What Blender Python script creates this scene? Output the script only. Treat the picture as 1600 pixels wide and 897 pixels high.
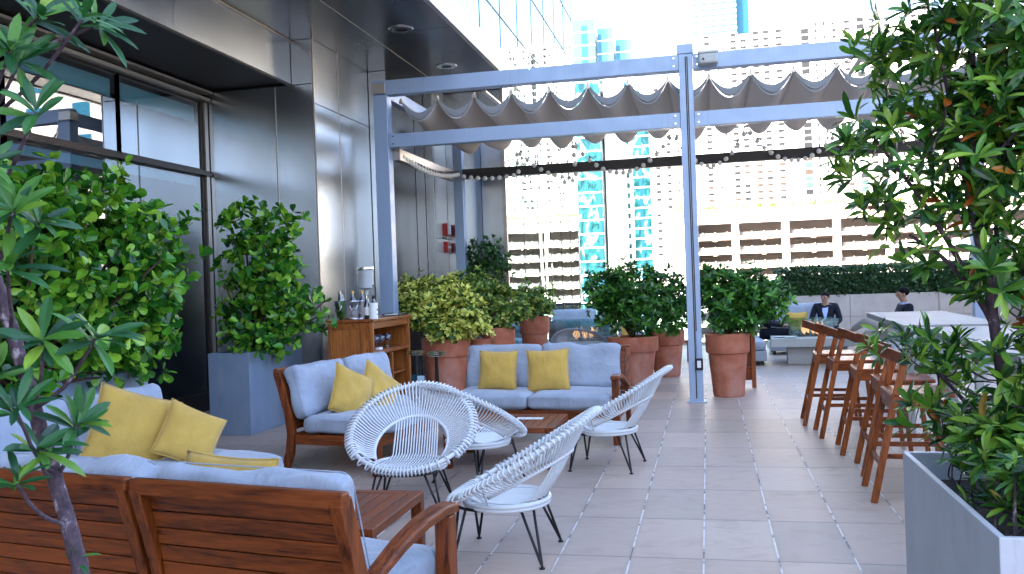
import bpy, bmesh, math, random
import numpy as np
from mathutils import Vector, Matrix, noise
random.seed(7)
PI = math.pi
R = math.radians
for o in list(bpy.data.objects): bpy.data.objects.remove(o)
scn = bpy.context.scene
col = scn.collection

# ---------------------------------------------------------------- camera
cam_d = bpy.data.cameras.new('camera')
cam = bpy.data.objects.new('camera', cam_d); col.objects.link(cam)
cam_d.sensor_width = 36.0
cam_d.lens = 36.0 * 1392.7 / 1600.0
cam_d.clip_start = 0.05
cam_d.clip_end = 4000.0
rt = Vector((0.9761843506566374, 0.21409520960950296, -0.03503362321173879))
dn = Vector((-0.03332377820591358, -0.011591385471654838, -0.9993773889722194))
fw = Vector((-0.21436799980212104, 0.9767440202044293, -0.0041808678198825035))
m3 = Matrix((rt, -dn, -fw)).transposed()
cam.matrix_world = Matrix.Translation((0, 0, 1.6)) @ m3.to_4x4()
cam_d.dof.use_dof = True
cam_d.dof.focus_distance = 6.5
cam_d.dof.aperture_fstop = 11.0
scn.camera = cam

# ---------------------------------------------------------------- sky, sun, exposure
SUN = Vector((-0.74, -0.42, 0.60)).normalized()          # towards the sun: behind the tower on the left
SUN_EL = math.asin(SUN.z)
SUN_AZ = math.atan2(SUN.x, SUN.y)
world = bpy.data.worlds.new('World'); scn.world = world
world.use_nodes = True
wn = world.node_tree; wn.nodes.clear()
sky = wn.nodes.new('ShaderNodeTexSky'); sky.sky_type = 'NISHITA'; sky.sun_disc = False
sky.sun_elevation = SUN_EL; sky.sun_rotation = SUN_AZ
sky.air_density = .62; sky.dust_density = 5.5; sky.ozone_density = .6
bg = wn.nodes.new('ShaderNodeBackground'); bg.inputs['Strength'].default_value = 0.15
wo = wn.nodes.new('ShaderNodeOutputWorld')
wn.links.new(sky.outputs[0], bg.inputs[0]); wn.links.new(bg.outputs[0], wo.inputs[0])
sun_d = bpy.data.lights.new('sun', 'SUN'); sun_d.energy = 5.0; sun_d.angle = R(0.5); sun_d.color = (1.0, 0.93, 0.84)
sun = bpy.data.objects.new('sun', sun_d); col.objects.link(sun)
sun.rotation_euler = SUN.to_track_quat('Z', 'Y').to_euler()
sun.location = (-60, -40, 80)
scn.view_settings.view_transform = 'Standard'
scn.view_settings.look = 'None'
scn.view_settings.exposure = 3.42
scn.view_settings.gamma = 1.0
scn.view_settings.use_curve_mapping = False
scn.render.engine = 'CYCLES'
scn.cycles.max_bounces = 7
scn.cycles.transparent_max_bounces = 12

# ---------------------------------------------------------------- materials
def lk(nt, a, b): nt.links.new(a, b)
def mat(name, base=(.5, .5, .5), rough=.5, metal=0.0, spec=.5, **kw):
    m = bpy.data.materials.new(name); m.use_nodes = True
    b = m.node_tree.nodes['Principled BSDF']
    b.inputs['Base Color'].default_value = (*base, 1)
    b.inputs['Roughness'].default_value = rough
    b.inputs['Metallic'].default_value = metal
    b.inputs['Specular IOR Level'].default_value = spec
    for k, v in kw.items(): b.inputs[k.replace('_', ' ')].default_value = v
    return m
def N(m, t): return m.node_tree.nodes.new(t)
def bsdf(m): return m.node_tree.nodes['Principled BSDF']
def coords(m, scale=(1, 1, 1), kind='Object', rot=(0, 0, 0)):
    tc = N(m, 'ShaderNodeTexCoord'); mp = N(m, 'ShaderNodeMapping')
    mp.inputs['Scale'].default_value = scale; mp.inputs['Rotation'].default_value = rot
    lk(m.node_tree, tc.outputs[kind], mp.inputs[0]); return mp.outputs[0]
def noise_n(m, vec, scale, detail=4, rough=.55, dist=0.0):
    n = N(m, 'ShaderNodeTexNoise'); n.inputs['Scale'].default_value = scale; n.inputs['Detail'].default_value = detail
    n.inputs['Roughness'].default_value = rough; n.inputs['Distortion'].default_value = dist
    if vec is not None: lk(m.node_tree, vec, n.inputs['Vector'])
    return n.outputs['Fac']
def ramp(m, fac, stops):
    r = N(m, 'ShaderNodeValToRGB'); e = r.color_ramp.elements
    while len(e) < len(stops): e.new(0.5)
    for i, (p, c) in enumerate(stops):
        e[i].position = p; e[i].color = (*c, 1) if len(c) == 3 else c
    lk(m.node_tree, fac, r.inputs[0]); return r.outputs[0]
def bump(m, fac, strength=.2, dist=.01):
    b = N(m, 'ShaderNodeBump'); b.inputs['Strength'].default_value = strength; b.inputs['Distance'].default_value = dist
    lk(m.node_tree, fac, b.inputs['Height']); lk(m.node_tree, b.outputs[0], bsdf(m).inputs['Normal']); return b
def math_n(m, op, a, b=None, c=None):
    n = N(m, 'ShaderNodeMath'); n.operation = op
    for i, v in enumerate((a, b, c)):
        if v is None: continue
        if isinstance(v, (int, float)): n.inputs[i].default_value = v
        else: lk(m.node_tree, v, n.inputs[i])
    return n.outputs[0]
def mixc(m, fac, a, b, mode='MIX'):
    n = N(m, 'ShaderNodeMix'); n.data_type = 'RGBA'; n.blend_type = mode
    for i, v in ((0, fac), (6, a), (7, b)):
        if isinstance(v, (int, float)): n.inputs[i].default_value = v
        elif isinstance(v, tuple): n.inputs[i].default_value = (*v, 1)
        else: lk(m.node_tree, v, n.inputs[i])
    return n.outputs[2]
def setc(m, sock): lk(m.node_tree, sock, bsdf(m).inputs['Base Color'])
def setr(m, sock): lk(m.node_tree, sock, bsdf(m).inputs['Roughness'])
def maprange(m, v, a, b, c, d):
    n = N(m, 'ShaderNodeMapRange'); lk(m.node_tree, v, n.inputs[0])
    for i, x in zip((1, 2, 3, 4), (a, b, c, d)): n.inputs[i].default_value = x
    return n.outputs[0]
def lin(r, g, b):   # sRGB 0..255 -> linear
    f = lambda c: (c/255/12.92) if c/255 <= .04045 else ((c/255+.055)/1.055)**2.4
    return (f(r), f(g), f(b))

def wood(name, axis, dark=(.030, .0045, .001), light=(.27, .062, .009), rough=.36):
    m = mat(name, rough=rough, spec=.4)
    s = {'x': (1.2, 14, 14), 'y': (14, 1.2, 14), 'z': (14, 14, 1.2)}[axis]
    v = coords(m, s)
    oi = N(m, 'ShaderNodeObjectInfo')
    add = N(m, 'ShaderNodeVectorMath'); add.operation = 'MULTIPLY_ADD'
    lk(m.node_tree, v, add.inputs[0]); add.inputs[1].default_value = (1, 1, 1)
    cmb = N(m, 'ShaderNodeCombineXYZ')
    for i in range(3): lk(m.node_tree, math_n(m, 'MULTIPLY', oi.outputs['Random'], 37.0), cmb.inputs[i])
    lk(m.node_tree, cmb.outputs[0], add.inputs[2])
    n1 = noise_n(m, add.outputs[0], 2.0, 6, .6, .7)
    n2 = noise_n(m, add.outputs[0], 9.0, 3, .5)
    ge = N(m, 'ShaderNodeNewGeometry')
    for i in range(3): lk(m.node_tree, math_n(m, 'MULTIPLY_ADD', ge.outputs['Random Per Island'], 23.0, math_n(m, 'MULTIPLY', oi.outputs['Random'], 37.0)), cmb.inputs[i])
    f = math_n(m, 'ADD', math_n(m, 'MULTIPLY_ADD', n2, .35, math_n(m, 'MULTIPLY', n1, .75)), maprange(m, ge.outputs['Random Per Island'], 0, 1, -.07, .07))
    mid = tuple((a*.45+b*.55) for a, b in zip(dark, light))
    c = ramp(m, f, [(.38, dark), (.52, mid), (.66, light)])
    big = noise_n(m, coords(m, (1, 1, 1)), 2.3, 3)
    c = mixc(m, maprange(m, big, .35, .7, 0, .35), c, tuple(x*.55 for x in light))
    setc(m, c)
    setr(m, maprange(m, n1, .3, .7, rough-.1, rough+.18))
    bump(m, f, .15, .004)
    return m
WX, WY, WZ = wood('teak_along_x', 'x'), wood('teak_along_y', 'y'), wood('teak_along_z', 'z')
SX = wood('stool_teak_x', 'x', (.06, .009, .002), (.36, .080, .011)); SY = wood('stool_teak_y', 'y', (.06, .009, .002), (.36, .080, .011)); SZ = wood('stool_teak_z', 'z', (.08, .013, .003), (.44, .11, .015))
KX, KZ = wood('cart_teak_x', 'y', (.09, .02, .005), (.38, .11, .02)), wood('cart_teak_z', 'z', (.11, .026, .006), (.46, .15, .03))

def fabric(name, base, wr=.42):
    m = mat(name, base, .92, spec=.2)
    m.node_tree.nodes['Principled BSDF'].inputs['Sheen Weight'].default_value = .25
    v = coords(m)
    n = noise_n(m, v, 6, 4)
    dk = tuple(x*.86 for x in base); lt = tuple(min(1, x*1.06) for x in base)
    weave = noise_n(m, coords(m, (1, 1, 1)), 420, 2, .8)
    c = ramp(m, n, [(.3, dk), (.7, lt)])
    setc(m, mixc(m, maprange(m, weave, .3, .7, 0, .12), c, tuple(x*.6 for x in base)))
    w = noise_n(m, coords(m, (3.5, 3.5, 1.6)), 3.2, 3, .55, 1.2)
    b1 = N(m, 'ShaderNodeBump'); b1.inputs['Strength'].default_value = wr; b1.inputs['Distance'].default_value = .03
    lk(m.node_tree, w, b1.inputs['Height'])
    b2 = N(m, 'ShaderNodeBump'); b2.inputs['Strength'].default_value = .25; b2.inputs['Distance'].default_value = .0015
    lk(m.node_tree, weave, b2.inputs['Height']); lk(m.node_tree, b1.outputs[0], b2.inputs['Normal'])
    lk(m.node_tree, b2.outputs[0], bsdf(m).inputs['Normal'])
    return m
M = {}
M['cush'] = fabric('pale_blue_grey_canvas', (.32, .37, .45))
M['yellow'] = fabric('mustard_canvas', (.54, .345, .075))
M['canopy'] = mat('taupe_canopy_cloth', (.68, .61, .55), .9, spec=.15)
def two_sided_cloth(m, t=.35):
    nt = m.node_tree; tr = nt.nodes.new('ShaderNodeBsdfTranslucent'); mx = nt.nodes.new('ShaderNodeMixShader')
    tr.inputs[0].default_value = bsdf(m).inputs['Base Color'].default_value
    mx.inputs[0].default_value = t; out = [n for n in nt.nodes if n.type == 'OUTPUT_MATERIAL'][0]
    lk(nt, bsdf(m).outputs[0], mx.inputs[1]); lk(nt, tr.outputs[0], mx.inputs[2]); lk(nt, mx.outputs[0], out.inputs[0])
two_sided_cloth(M['canopy'], .4)
bump(M['canopy'], noise_n(M['canopy'], coords(M['canopy'], (6, .8, 6)), 3, 3), .25, .02)
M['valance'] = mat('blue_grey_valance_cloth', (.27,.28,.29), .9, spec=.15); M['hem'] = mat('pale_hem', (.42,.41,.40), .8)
M['post'] = mat('blue_grey_powder_coat', (.30, .39, .53), .38, .15)
setr(M['post'], maprange(M['post'], noise_n(M['post'], coords(M['post']), 5, 4), .3, .7, .3, .48))
M['darkmetal'] = mat('dark_bronze_metal', (.035, .030, .028), .4, .4)
M['black'] = mat('black_steel', (.012, .012, .014), .38, .3)
M['blackplastic'] = mat('black_plastic', (.01, .01, .011), .3)
M['white'] = mat('white_resin_rod', (.66, .69, .72), .38)
M['greyrod'] = mat('grey_resin_rod', (.30, .33, .38), .5)
M['whiteplastic'] = mat('white_plastic', (.75, .75, .74), .4)
M['red'] = mat('red_enamel', (.45, .012, .01), .35)
M['bucket'] = mat('satin_steel', (.60, .62, .66), .24, 1.0)
M['chrome'] = mat('polished_steel', (.75, .76, .78), .12, 1.0)

def brushed(name, base, rough, streak=.12):
    m = mat(name, base, rough, 1.0)
    v = coords(m, (14, 14, .5)); n = noise_n(m, v, 3, 3, .5)
    v2 = coords(m, (.6, .6, .35)); n2 = noise_n(m, v2, 1.5, 1)
    setr(m, math_n(m, 'ADD', maprange(m, n, .3, .7, rough-.008, rough+.008), maprange(m, n2, .3, .7, -.04, .05)))
    n3 = noise_n(m, coords(m, (.55, .55, .28)), 1.6, 0); bump(m, n3, .10, .05)
    return m
M['steel'] = brushed('brushed_stainless_cladding', (.58, .63, .68), .215)
M['soffit'] = brushed('dark_soffit_metal', (.12, .12, .12), .22)
M['seam'] = mat('panel_seam', (.55, .5, .42), .5, .6)
M['darkseam'] = mat('dark_panel_joint', (.02, .02, .02), .6)
# perforated lower soffit
m = M['perf'] = mat('perforated_soffit', (.03, .028, .027), .5, .3)
v = coords(m)
wv = N(m, 'ShaderNodeTexWave'); wv.bands_direction = 'Y'; wv.inputs['Scale'].default_value = 14; lk(m.node_tree, v, wv.inputs[0])
setc(m, ramp(m, wv.outputs['Fac'], [(.3, (.012, .011, .010)), (.7, (.05, .045, .042))])); bump(m, wv.outputs['Fac'], .5, .01)
# terracotta
m = M['terra'] = mat('terracotta', (.42, .14, .085), .78, spec=.25)
v = coords(m); n = noise_n(m, v, 5, 6, .65); n2 = noise_n(m, coords(m, (1, 1, .5)), 2.0, 4)
c = ramp(m, n, [(.3, (.34, .10, .055)), (.5, (.42, .14, .075)), (.75, (.50, .22, .15))])
setc(m, mixc(m, maprange(m, n2, .52, .75, 0, .55), c, (.52, .36, .32))); bump(m, n, .2, .006)
M['soil'] = mat('potting_soil', (.03, .02, .014), .95); bump(M['soil'], noise_n(M['soil'], coords(M['soil']), 40, 4), .8, .02)
# planter paint: the left planters carry their blue shade in the colour
m = M['planter'] = mat('blue_shaded_planter_paint', (.23, .30, .39), .55)
n = noise_n(m, coords(m), 3, 5); setc(m, ramp(m, n, [(.3, (.20, .265, .355)), (.7, (.25, .315, .405))]))
bump(m, noise_n(m, coords(m), 160, 3), .12, .002)
m = M['planter2'] = mat('unshaded_planter_paint', (.55, .56, .62), .5)  # greyer copy of the planter paint, without the blue shade
n = noise_n(m, coords(m), 3, 5); setc(m, ramp(m, n, [(.3, (.50, .51, .57)), (.7, (.58, .59, .65))])); bump(m, noise_n(m, coords(m), 160, 3), .12, .002)
M['pier_glare'] = mat('pier_reflection_panel', (.70, .66, .58), .35, .2)  # steel pier face with its bright reflection put into a pale colour
m = M['stonegrey'] = mat('pale_cast_stone', (.42, .44, .42), .6)
n = noise_n(m, coords(m), 4, 6); setc(m, ramp(m, n, [(.3, (.36, .38, .37)), (.7, (.47, .48, .46))])); bump(m, n, .1, .01)
m = M['counter'] = mat('pale_stone_counter', (.3, .3, .3), .6, spec=.2)
n = noise_n(m, coords(m, (1, .4, 1)), 5, 6); setc(m, ramp(m, n, [(.3, (.24, .24, .24)), (.7, (.32, .32, .32))]))
m = M['beigewall'] = mat('beige_stone_wall', (.42, .38, .35), .75)
n = noise_n(m, coords(m), 3, 6); setc(m, ramp(m, n, [(.3, (.37, .33, .30)), (.7, (.46, .42, .39))])); bump(m, noise_n(m, coords(m), 60, 3), .15, .003)

def grime(m, scale=(1.5, 1.5, .25), amt=.22, dark=(.10, .10, .10), lo=.54, hi=.72, base=None):
    """faint weathering streaks mixed over whatever colour the material already has"""
    b = bsdf(m).inputs['Base Color']
    src = b.links[0].from_socket if b.links else tuple(b.default_value[:3])
    n = noise_n(m, coords(m, scale), 4.0, 6, .65, .4)
    setc(m, mixc(m, maprange(m, n, lo, hi, 0, amt), src, dark))
for k_ in ('planter', 'planter2'): grime(M[k_], amt=.30, dark=(.42, .42, .42)); grime(M[k_], (3, 3, 1), .25, (.10, .09, .08), .60, .75)
grime(M['post'], (9, 9, .6), .22, (.16, .18, .22)); grime(M['post'], (2, 2, 2), .15, (.5, .55, .62), .6, .7)
grime(M['stonegrey'], (2, 2, 2), .18, (.2, .19, .17)); grime(M['beigewall'], (2, 2, .5), .25, (.22, .19, .16))

# leaves
def leafmat(name, stops, rough=.32, trans=.22, spec=.5):
    m = mat(name, (.05, .12, .02), rough, spec=spec)
    nt = m.node_tree
    g = N(m, 'ShaderNodeNewGeometry')
    c = ramp(m, g.outputs['Random Per Island'], stops)
    setc(m, c)
    tr = N(m, 'ShaderNodeBsdfTranslucent'); lk(nt, c, tr.inputs[0])
    mx = N(m, 'ShaderNodeMixShader'); mx.inputs[0].default_value = trans
    out = [n for n in nt.nodes if n.type == 'OUTPUT_MATERIAL'][0]
    lk(nt, bsdf(m).outputs[0], mx.inputs[1]); lk(nt, tr.outputs[0], mx.inputs[2]); lk(nt, mx.outputs[0], out.inputs[0])
    return m
M['leaf_clusia'] = leafmat('glossy_round_leaf', [(.0, (.010, .07, .012)), (.3, (.035, .17, .018)), (.6, (.11, .34, .022)), (1, (.32, .56, .05))], .25)
M['leaf_dark'] = leafmat('dark_round_leaf', [(.0, (.012, .05, .014)), (.6, (.03, .11, .02)), (1, (.07, .2, .03))], .35)
M['leaf_lance'] = leafmat('long_glossy_leaf', [(.0, (.014, .06, .012)), (.35, (.04, .15, .02)), (.7, (.13, .30, .03)), (.975, (.28, .46, .05)), (.99, (.45, .10, .015))], .27)
M['leaf_fg'] = leafmat('long_blue_green_leaf', [(.0, (.012, .07, .025)), (.5, (.03, .14, .035)), (.85, (.09, .26, .03)), (1, (.28, .45, .05))], .38)
M['leaf_var'] = leafmat('variegated_leaf', [(.0, (.02, .08, .015)), (.32, (.06, .18, .02)), (.40, (.55, .60, .08)), (1, (.90, .88, .24))], .4, .3)
M['leaf_green'] = leafmat('umbrella_plant_leaf', [(.0, (.012, .06, .016)), (.5, (.035, .15, .022)), (1, (.12, .34, .03))], .33)
M['leaf_hedge'] = leafmat('hedge_leaf', [(.0, (.008, .035, .012)), (.7, (.022, .075, .02)), (1, (.05, .14, .03))], .4)
m = M['bark'] = mat('mottled_grey_bark', (.22, .17, .17), .85)
n = noise_n(m, coords(m, (1, 1, .6)), 28, 5, .7); setc(m, ramp(m, n, [(.35, (.035, .022, .03)), (.58, (.10, .065, .085)), (.70, (.45, .38, .42))])); bump(m, n, .7, .01)
M['twig'] = mat('brown_twig', (.09, .05, .03), .8)

# glass
def glassmat(name, refl, tint, rough=.0, wav=0.0, gl=(.9, .95, 1)):
    m = bpy.data.materials.new(name); m.use_nodes = True; nt = m.node_tree; nt.nodes.clear()
    out = nt.nodes.new('ShaderNodeOutputMaterial'); mx = nt.nodes.new('ShaderNodeMixShader')
    tr = nt.nodes.new('ShaderNodeBsdfTransparent'); tr.inputs[0].default_value = (*tint, 1)
    g = nt.nodes.new('ShaderNodeBsdfGlossy'); g.inputs['Roughness'].default_value = rough; g.inputs[0].default_value = (*gl, 1)
    fr = nt.nodes.new('ShaderNodeFresnel'); fr.inputs[0].default_value = 1.5
    ma = nt.nodes.new('ShaderNodeMath'); ma.operation = 'MULTIPLY_ADD'; ma.inputs[1].default_value = 1.0 - refl; ma.inputs[2].default_value = refl
    nt.links.new(fr.outputs[0], ma.inputs[0]); nt.links.new(ma.outputs[0], mx.inputs[0])
    nt.links.new(tr.outputs[0], mx.inputs[1]); nt.links.new(g.outputs[0], mx.inputs[2]); nt.links.new(mx.outputs[0], out.inputs[0])
    if wav:
        tc = nt.nodes.new('ShaderNodeTexCoord'); n = nt.nodes.new('ShaderNodeTexNoise'); n.inputs['Scale'].default_value = .9; n.inputs['Detail'].default_value = 1.5
        b = nt.nodes.new('ShaderNodeBump'); b.inputs['Strength'].default_value = wav; b.inputs['Distance'].default_value = .05
        nt.links.new(tc.outputs['Object'], n.inputs[0]); nt.links.new(n.outputs[0], b.inputs['Height']); nt.links.new(b.outputs[0], g.inputs['Normal'])
    return m
M['pane'] = glassmat('window_glass', .40, (.62, .72, .75), .0, .03)
M['panelow'] = glassmat('lower_window_glass', .20, (.45, .52, .56), .0, .03)
M['clear'] = glassmat('clear_glass', .10, (.74, .90, .88))
M['greenglass'] = glassmat('greenish_rail_glass', .07, (.78, .90, .86))
M['bottleglass'] = glassmat('dark_bottle_glass', .12, (.03, .04, .02))
M['acrylic'] = glassmat('frosted_acrylic', .15, (.75, .8, .85), .15)
# tower curtain wall glass
m = M['curtain'] = mat('mirrored_curtain_glass', (.36, .62, .66), .015, 1.0)
nz = noise_n(m, coords(m, (1, .9, .55)), .9, 2.0, .5); bump(m, nz, .10, .06)
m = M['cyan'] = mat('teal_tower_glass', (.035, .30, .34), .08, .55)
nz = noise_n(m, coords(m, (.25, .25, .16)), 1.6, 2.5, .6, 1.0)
setc(m, ramp(m, nz, [(.38, (.008, .05, .06)), (.52, (.02, .14, .16)), (.62, (.30, .42, .43))])); bump(m, nz, .3, .4)  # pale noise patches paint wavering reflections into the glass colour
M['cyanpale'] = mat('pale_teal_tower_glass', (.06, .22, .24), .12, .35)
M['blueglass'] = mat('blue_tower_glass', (.02, .10, .15), .15, .5)
def stucco(name, base):
    m = mat(name, base, .85, spec=.2); n = noise_n(m, coords(m), .15, 5)
    setc(m, ramp(m, n, [(.3, tuple(x*.92 for x in base)), (.7, base)])); return m
M['whitewall'] = stucco('white_stucco', (.74, .71, .67))
M['greywall'] = stucco('grey_stucco', (.36, .34, .31))
M['pinkslab'] = stucco('painted_concrete', (.60, .52, .48))
M['yellowband'] = stucco('cream_painted_band', (.76, .70, .58))
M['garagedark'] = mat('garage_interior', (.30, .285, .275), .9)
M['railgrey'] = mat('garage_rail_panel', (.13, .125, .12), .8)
M['win'] = mat('far_window_glass', (.02, .022, .025), .5, 0, .2)
M['winbrown'] = mat('far_brown_window', (.045, .030, .022), .6)
M['wingreen'] = mat('far_green_window', (.04, .09, .07), .5)
m = M['asphalt'] = mat('asphalt', (.05, .05, .05), .9); n = noise_n(m, coords(m), .05, 5); setc(m, ramp(m, n, [(.3, (.035, .035, .036)), (.7, (.08, .078, .075))]))
M['lampwarm'] = mat('lit_garage_lamp', (1,.9,.7)); bsdf(M['lampwarm']).inputs['Emission Color'].default_value = (1,.8,.5,1); bsdf(M['lampwarm']).inputs['Emission Strength'].default_value = 1.5
M['lampglow'] = mat('lit_interior_lamp', (1,.8,.6)); bsdf(M['lampglow']).inputs['Emission Color'].default_value = (1,.72,.45,1); bsdf(M['lampglow']).inputs['Emission Strength'].default_value = 1.2
M['interior'] = mat('dark_interior', (.03, .03, .032), .8)
M['blind'] = mat('roller_blind', (.6, .9, .92), .8)
M['frame'] = mat('bronze_window_frame', (.05, .04, .035), .35, .7)
M['framelight'] = mat('satin_frame', (.42, .38, .34), .35, .8)

# floor pavers: 0.412 m wide (x) by 0.8393 m deep (y)
m = M['paver'] = mat('stone_pavers', (.4, .36, .34), .5, spec=.35)
g = N(m, 'ShaderNodeNewGeometry'); sp = N(m, 'ShaderNodeSeparateXYZ'); lk(m.node_tree, g.outputs['Position'], sp.inputs[0])
U = math_n(m, 'DIVIDE', math_n(m, 'ADD', sp.outputs[0], 0.485), .4119)
V = math_n(m, 'DIVIDE', math_n(m, 'SUBTRACT', sp.outputs[1], 5.1468), .83928)
fu, fv = math_n(m, 'FRACT', U), math_n(m, 'FRACT', V)
iu, iv = math_n(m, 'FLOOR', U), math_n(m, 'FLOOR', V)
du = math_n(m, 'MULTIPLY', math_n(m, 'MINIMUM', fu, math_n(m, 'SUBTRACT', 1.0, fu)), .4119)
dv = math_n(m, 'MULTIPLY', math_n(m, 'MINIMUM', fv, math_n(m, 'SUBTRACT', 1.0, fv)), .83928)
cb = N(m, 'ShaderNodeCombineXYZ'); lk(m.node_tree, iu, cb.inputs[0]); lk(m.node_tree, iv, cb.inputs[1])
wnz = N(m, 'ShaderNodeTexWhiteNoise'); wnz.noise_dimensions = '2D'; lk(m.node_tree, cb.outputs[0], wnz.inputs['Vector'])
n1 = noise_n(m, coords(m, (1, 1, 1)), 1.1, 6, .6); n2 = noise_n(m, coords(m, (1, 2.5, 1)), 9, 5, .6)
tone = math_n(m, 'MULTIPLY_ADD', wnz.outputs['Value'], .45, math_n(m, 'MULTIPLY_ADD', n2, .25, math_n(m, 'MULTIPLY', n1, .30)))
c = ramp(m, tone, [(.25, (.36, .295, .255)), (.42, (.42, .335, .285)), (.58, (.455, .35, .29)), (.75, (.49, .395, .335))])
st = noise_n(m, coords(m, (1, 1.6, 1)), 2.6, 5, .7, .6)
c = mixc(m, maprange(m, st, .52, .72, 0, .55), c, (.31, .22, .17))
edge = maprange(m, math_n(m, 'MINIMUM', du, dv), .004, .03, .14, 0.0)
c = mixc(m, edge, c, (.16, .14, .14))
nn = noise_n(m, coords(m, (1, 1, 1)), 7, 4, .7)
gwid = maprange(m, nn, .3, .7, .0030, .0062)
gy = math_n(m, 'LESS_THAN', du, gwid)                      # sealed joints running away from the camera
gx = math_n(m, 'LESS_THAN', dv, .0032)                     # thin dark cross joints
breaks = maprange(m, noise_n(m, coords(m, (1.0, 2.2, 1)), 1.7, 4, .7), .44, .52, 0, 1)
sealc = mixc(m, breaks, (.13, .12, .12), (.62, .62, .62))
c = mixc(m, gx, c, (.10, .09, .09)); c = mixc(m, gy, c, sealc)
setc(m, c)
setr(m, maprange(m, n2, .3, .7, .38, .58))
hh = math_n(m, 'SUBTRACT', math_n(m, 'MULTIPLY', n2, .15), math_n(m, 'MAXIMUM', gx, gy))
bump(m, hh, .25, .004)
M['bulb'] = mat('clear_globe_bulb', (.95, .90, .80), .12, spec=.8)
M['leaf_vardark'] = leafmat('greener_variegated_leaf', [(.0, (.02, .08, .015)), (.45, (.08, .20, .03)), (.7, (.28, .42, .06)), (1, (.65, .68, .18))], .4, .3)
M['gold'] = mat('gold_foil', (.65, .45, .16), .35, .9)
M['paper'] = mat('white_paper', (.78, .79, .80), .9)
M['menucard'] = mat('pale_blue_card', (.45, .62, .72), .6)
M['frosted'] = mat('frosted_plastic', (.55, .58, .60), .35, spec=.6, Transmission_Weight=.3)
m = M['flame'] = mat('gas_flame', (1, .5, .2), .8); bsdf(m).inputs['Emission Color'].default_value = (1, .45, .22, 1); bsdf(m).inputs['Emission Strength'].default_value = .22; bsdf(m).inputs['Alpha'].default_value = .45
M['suit'] = mat('dark_navy_suit', (.010, .012, .022), .8, spec=.2)
M['shirt'] = mat('pale_blue_shirt', (.38, .50, .78), .8)
M['trouser_grey'] = mat('light_grey_trousers', (.30, .29, .27), .85)
M['skin'] = mat('skin', (.36, .20, .13), .55, Subsurface_Weight=.05)
M['hair'] = mat('black_hair', (.005, .0045, .004), .75, spec=.15)
M['eye'] = mat('dark_eye', (.02, .015, .012), .3)
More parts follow.
